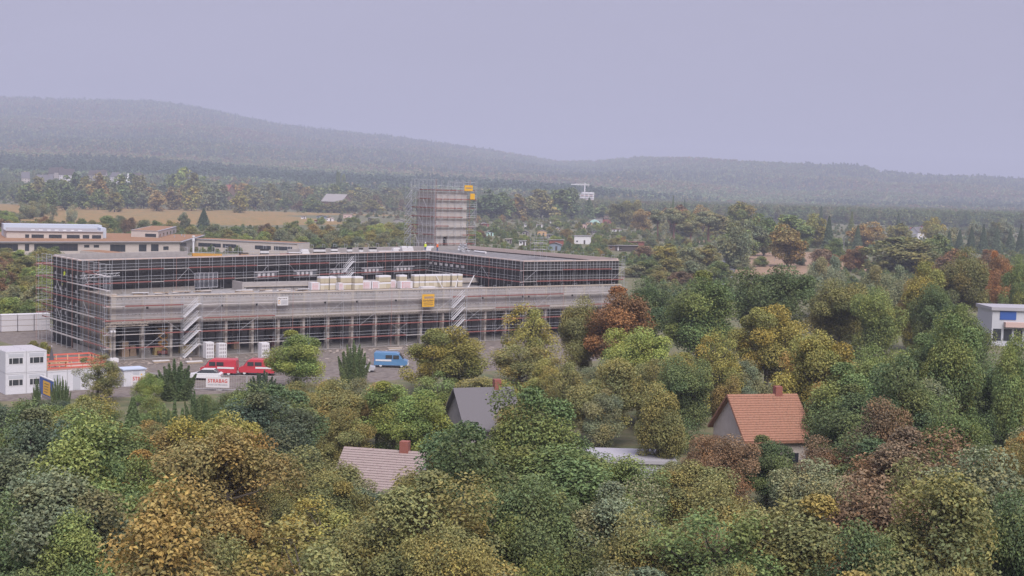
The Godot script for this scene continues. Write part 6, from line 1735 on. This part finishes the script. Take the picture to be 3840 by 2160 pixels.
# ---------------------------------------------------------------- materials
func make_materials() -> void:
	M.ground = grainy([[0.073, 0.086, 0.039], [0.103, 0.107, 0.047], [0.146, 0.129, 0.069], [0.086, 0.103, 0.043]], 60.0, 0.02, 0.95, 4)
	M.dirt = grainy([[0.098, 0.081, 0.071], [0.141, 0.116, 0.102], [0.176, 0.152, 0.134], [0.12, 0.092, 0.074]], 14.0, 0.015, 0.95, 5)
	M.field = grainy([[0.112, 0.12, 0.034], [0.224, 0.142, 0.039], [0.292, 0.163, 0.047], [0.155, 0.133, 0.039], [0.31, 0.181, 0.056]], 240.0, 0.03, 0.95, 6)
	M.dry = grainy([[0.232, 0.15, 0.09], [0.284, 0.181, 0.112], [0.198, 0.15, 0.082]], 50.0, 0.02, 0.95, 7)
	M.asphalt = grainy([[0.086, 0.086, 0.095], [0.12, 0.12, 0.129]], 10.0, 0.03, 0.9, 8)
	M.slab = grainy([[0.273, 0.257, 0.25], [0.348, 0.326, 0.318]], 9.0, 0.02, 0.85, 9)
	M.concrete = grainy([[0.276, 0.254, 0.248], [0.323, 0.298, 0.29], [0.358, 0.334, 0.323]], 6.5, 0.014, 0.85, 10)
	M.concrete2 = grainy([[0.292, 0.265, 0.239], [0.346, 0.314, 0.284], [0.384, 0.35, 0.314]], 5.0, 0.02, 0.85, 11)
	M.concrete3 = grainy([[0.24, 0.226, 0.219], [0.282, 0.264, 0.257], [0.317, 0.295, 0.285]], 5.5, 0.016, 0.85, 12)
	M.tower = grainy([[0.396, 0.368, 0.35], [0.461, 0.428, 0.405], [0.508, 0.475, 0.447]], 8.0, 0.014, 0.85, 13)
	M.tower2 = grainy([[0.405, 0.377, 0.35], [0.452, 0.414, 0.391], [0.49, 0.455, 0.428]], 7.0, 0.016, 0.85, 14)
	M.deck = grainy([[0.189, 0.185, 0.185], [0.258, 0.245, 0.241], [0.327, 0.31, 0.301]], 12.0, 0.02, 0.9, 15)
	M.roofdeck = grainy([[0.13, 0.125, 0.125], [0.2, 0.19, 0.19], [0.105, 0.1, 0.1]], 16.0, 0.015, 0.8, 16)
	M.rubble = grainy([[0.224, 0.181, 0.155], [0.344, 0.301, 0.267]], 1.5, 0.03, 0.95, 17)
	M.sedum = grainy([[0.22, 0.095, 0.05], [0.29, 0.14, 0.07], [0.21, 0.13, 0.06], [0.33, 0.175, 0.09]], 16.0, 0.025, 0.95, 18)
	M.dark = grainy([[0.019, 0.018, 0.019], [0.028, 0.026, 0.027]], 5.0, 0.02, 0.75, 19)
	M.dark2 = grainy([[0.024, 0.023, 0.024], [0.036, 0.034, 0.034]], 5.0, 0.02, 0.75, 20)
	M.innerdark = plain(0.275, 0.258, 0.258)
	M.board = grainy([[0.499, 0.473, 0.464], [0.585, 0.559, 0.542]], 6.0, 0.02, 0.85, 21)
	M.hole = plain(0.017, 0.017, 0.018)
	M.coping = plain(0.43, 0.37, 0.31)
	M.coping2 = plain(0.499, 0.404, 0.361)
	M.lintel = plain(0.447, 0.439, 0.456)
	M.batten = plain(0.31, 0.301, 0.31)
	M.batten2 = plain(0.292, 0.241, 0.189)
	M.osb = grainy([[0.361, 0.275, 0.12], [0.447, 0.353, 0.172]], 2.0, 0.04, 0.85, 22)
	M.steel = plain(0.40, 0.41, 0.44, 0.45)
	M.steelred = plain(0.413, 0.224, 0.189, 0.6)
	M.brace = plain(0.413, 0.413, 0.439, 0.5)
	M.alu = plain(0.585, 0.585, 0.611, 0.42)
	M.plank = plain(0.447, 0.413, 0.404, 0.7)
	M.plankred = plain(0.396, 0.258, 0.232, 0.75)
	M.toered = grainy([[0.215, 0.073, 0.065], [0.267, 0.099, 0.086]], 3.0, 0.03, 0.8, 23)
	M.toegrey = plain(0.413, 0.361, 0.318)
	M.glass = plain(0.138, 0.146, 0.163, 0.12)
	M.darkglass = plain(0.03, 0.034, 0.043, 0.12)
	M.darkframe = plain(0.077, 0.069, 0.069)
	M.frame = plain(0.568, 0.568, 0.602, 0.5)
	M.film = plain(0.619, 0.611, 0.628, 0.5)
	M.foam = plain(0.568, 0.546, 0.559, 0.7)
	M.wrapped = grainy([[0.447, 0.43, 0.447], [0.568, 0.55, 0.576]], 2.2, 0.03, 0.45, 24)
	M.block = grainy([[0.378, 0.327, 0.224], [0.464, 0.404, 0.292]], 2.0, 0.03, 0.8, 25)
	M.block2 = grainy([[0.447, 0.396, 0.301], [0.533, 0.482, 0.387]], 2.0, 0.03, 0.75, 26)
	M.foil = plain(0.361, 0.37, 0.396, 0.45)
	M.wood = grainy([[0.292, 0.206, 0.129], [0.378, 0.284, 0.189]], 1.5, 0.03, 0.85, 27)
	M.paleWood = plain(0.533, 0.361, 0.215)
	M.deckwood = plain(0.447, 0.31, 0.258)
	M.railred = plain(0.533, 0.12, 0.086, 0.7)
	M.ochre = grainy([[0.43, 0.215, 0.043], [0.533, 0.292, 0.069]], 2.0, 0.03, 0.8, 28)
	M.container = grainy([[0.533, 0.533, 0.568], [0.602, 0.602, 0.636]], 3.0, 0.02, 0.6, 29)
	M.container2 = plain(0.43, 0.439, 0.473, 0.6)
	M.containerframe = plain(0.568, 0.568, 0.593, 0.6)
	M.containerroof = grainy([[0.361, 0.344, 0.361], [0.464, 0.447, 0.473]], 3.0, 0.02, 0.8, 30)
	M.roofblue = plain(0.43, 0.49, 0.602, 0.6)
	M.parasol = plain(0.086, 0.082, 0.095)
	M.signblue = plain(0.022, 0.077, 0.292, 0.5)
	M.signyellow = plain(0.645, 0.361, 0.026, 0.6)
	M.printred = plain(0.473, 0.052, 0.043, 0.6)
	M.printgrey = plain(0.189, 0.189, 0.215, 0.6)
	M.printdark = plain(0.103, 0.069, 0.06, 0.6)
	M.printblue = plain(0.138, 0.163, 0.275, 0.6)
	M.carred = plain(0.43, 0.022, 0.039, 0.3)
	M.carwhite = plain(0.636, 0.636, 0.654, 0.3)
	M.carblue = plain(0.069, 0.189, 0.361, 0.3)
	M.cargrey = plain(0.361, 0.361, 0.378, 0.3)
	for m in [M.carred, M.carwhite, M.carblue, M.cargrey]:
		m.clearcoat_enabled = true
	M.carglass = plain(0.043, 0.047, 0.052, 0.1)
	M.rubber = plain(0.026, 0.026, 0.026)
	M.packgrey = plain(0.284, 0.258, 0.275)
	M.teal = plain(0.396, 0.585, 0.533, 0.6)
	M.black = plain(0.026, 0.026, 0.03)
	M.carton = grainy([[0.344, 0.241, 0.163], [0.413, 0.31, 0.224]], 1.0, 0.03, 0.85, 31)
	M.skin = plain(0.413, 0.275, 0.215)
	M.orange = plain(0.731, 0.138, 0.026)
	M.hivis = plain(0.533, 0.645, 0.043)
	M.denim = plain(0.069, 0.095, 0.189)
	M.render = grainy([[0.43, 0.378, 0.344], [0.482, 0.43, 0.396]], 12.0, 0.02, 0.85, 32)
	M.palemetal = plain(0.34, 0.33, 0.355, 0.6)
	M.bluegrey = plain(0.413, 0.447, 0.516, 0.7)
	M.hutblue = plain(0.206, 0.249, 0.31)
	M.hutdark = plain(0.065, 0.052, 0.047)
	M.hutred = plain(0.241, 0.086, 0.065)
	M.hutpink = plain(0.499, 0.361, 0.327)
	M.hutochre = plain(0.499, 0.327, 0.172)
	M.hutbrown = plain(0.172, 0.116, 0.086)
	M.slate = plain(0.12, 0.112, 0.12)
	M.tile = grainy([[0.17, 0.095, 0.06], [0.26, 0.12, 0.075], [0.31, 0.15, 0.095], [0.2, 0.13, 0.085]], 4.0, 0.03, 0.85, 33)
	M.pinktile = grainy([[0.2, 0.15, 0.14], [0.3, 0.235, 0.225], [0.25, 0.2, 0.18], [0.34, 0.28, 0.27]], 5.0, 0.03, 0.85, 34)
	M.bark = grainy([[0.086, 0.073, 0.06], [0.138, 0.116, 0.099]], 1.0, 0.03, 0.95, 35)
	M.pinebark = grainy([[0.189, 0.103, 0.073], [0.241, 0.138, 0.103]], 1.0, 0.03, 0.95, 36)
	var fl := StandardMaterial3D.new()
	fl.vertex_color_use_as_albedo = true
	fl.roughness = 0.85
	fl.backlight_enabled = true
	fl.backlight = lin(0.6, 0.65, 0.5)
	fl.cull_mode = BaseMaterial3D.CULL_DISABLED
	M.farleaf = fl

func make_sky() -> void:
	var n := FastNoiseLite.new()
	n.seed = 8
	n.frequency = 0.9
	n.fractal_octaves = 4
	var im := Image.create(512, 256, false, Image.FORMAT_RGBF)
	for y in 256:
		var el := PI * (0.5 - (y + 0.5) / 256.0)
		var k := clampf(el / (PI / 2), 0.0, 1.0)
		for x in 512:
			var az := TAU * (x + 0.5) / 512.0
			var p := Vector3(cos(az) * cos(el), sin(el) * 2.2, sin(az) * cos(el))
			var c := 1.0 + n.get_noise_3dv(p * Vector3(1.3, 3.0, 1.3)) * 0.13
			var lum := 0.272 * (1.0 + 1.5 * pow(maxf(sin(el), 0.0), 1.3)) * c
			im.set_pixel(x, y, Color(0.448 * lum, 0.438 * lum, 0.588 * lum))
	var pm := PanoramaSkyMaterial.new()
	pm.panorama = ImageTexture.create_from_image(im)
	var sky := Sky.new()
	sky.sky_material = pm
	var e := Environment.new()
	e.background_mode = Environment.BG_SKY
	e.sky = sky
	e.tonemap_mode = Environment.TONE_MAPPER_LINEAR
	e.tonemap_exposure = 3.1
	e.fog_enabled = true
	e.fog_density = 0.00025
	e.fog_light_color = lin(0.775, 0.825, 1.0)
	e.sdfgi_enabled = true
	e.ssao_enabled = true
	e.ssil_enabled = true
	var we := WorldEnvironment.new()
	we.name = "world"
	we.environment = e
	add_child(we)

func _ready() -> void:
	# camera, sky and sun
	var cam := Camera3D.new()
	cam.name = "camera"
	cam.position = Vector3(0, EYE, 0)
	cam.rotation = Vector3(-0.072, 0, 0.0281)
	cam.fov = 23.94
	cam.near = 0.5
	cam.far = 16000.0
	add_child(cam)
	cam.current = true
	make_sky()
	var sun := DirectionalLight3D.new()
	sun.name = "sun"
	sun.rotation_degrees = Vector3(-50, 18, 0)
	sun.light_color = Color(1.0, 0.97, 0.95)
	sun.light_energy = 0.5
	sun.light_angular_distance = 40.0
	sun.shadow_enabled = true
	add_child(sun)
	# shared pieces
	sheet_noise.seed = 3
	sheet_noise.frequency = 0.0016
	sheet_noise.fractal_octaves = 4
	var ub := MB.new()
	ub.box(Vector3.ONE * -0.5, Vector3.ONE * 0.5)
	unit_box = ub.mesh()
	var ut := MB.new()
	ut.tube(Vector3(0, -0.5, 0), Vector3(0, 0.5, 0), 0.5, 0.5, 8)
	unit_tube = ut.mesh()
	make_materials()
	make_leaf_materials()
	make_land()
	sheet("construction_yard", [[-92.6, 229.1], [-79.7, 238.6], [-73.2, 216.1], [15.4, 247.7], [23.4, 253.6], [21.7, 218.8], [-13.5, 185.5], [-29.4, 170.1], [-59.4, 156.8], [-68.7, 166.1], [-61.4, 190.0]], 0.004, M.dirt)
	sheet("dry_field", [[-560, 790], [-330, 800], [-262, 790], [-165, 830], [-120, 900], [-110, 960], [-190, 1120], [-150, 1200], [-60, 1230], [-70, 1270], [-420, 1260], [-640, 1240]], 0.004, M.field)
	sheet("dry_meadow", [[78, 452], [104, 470], [150, 520], [158, 640], [150, 668], [112, 640], [88, 520], [74, 470]], 0.004, M.dry)
	sheet("dry_meadow", [[88, 715], [118, 780], [112, 800], [84, 740]], 0.004, M.dry)
	sheet("lane", [[58, 400], [64, 398], [86, 520], [100, 610], [96, 612], [80, 522]], 0.008, M.asphalt)
	make_prototypes()
	make_building()
	make_tower()
	make_scaffolds()
	make_signs()
	make_roof_goods()
	make_yard()
	make_people()
	make_old_building()
	make_huts()
	make_village()
	make_foreground()
	make_trees()
	make_far_woods()
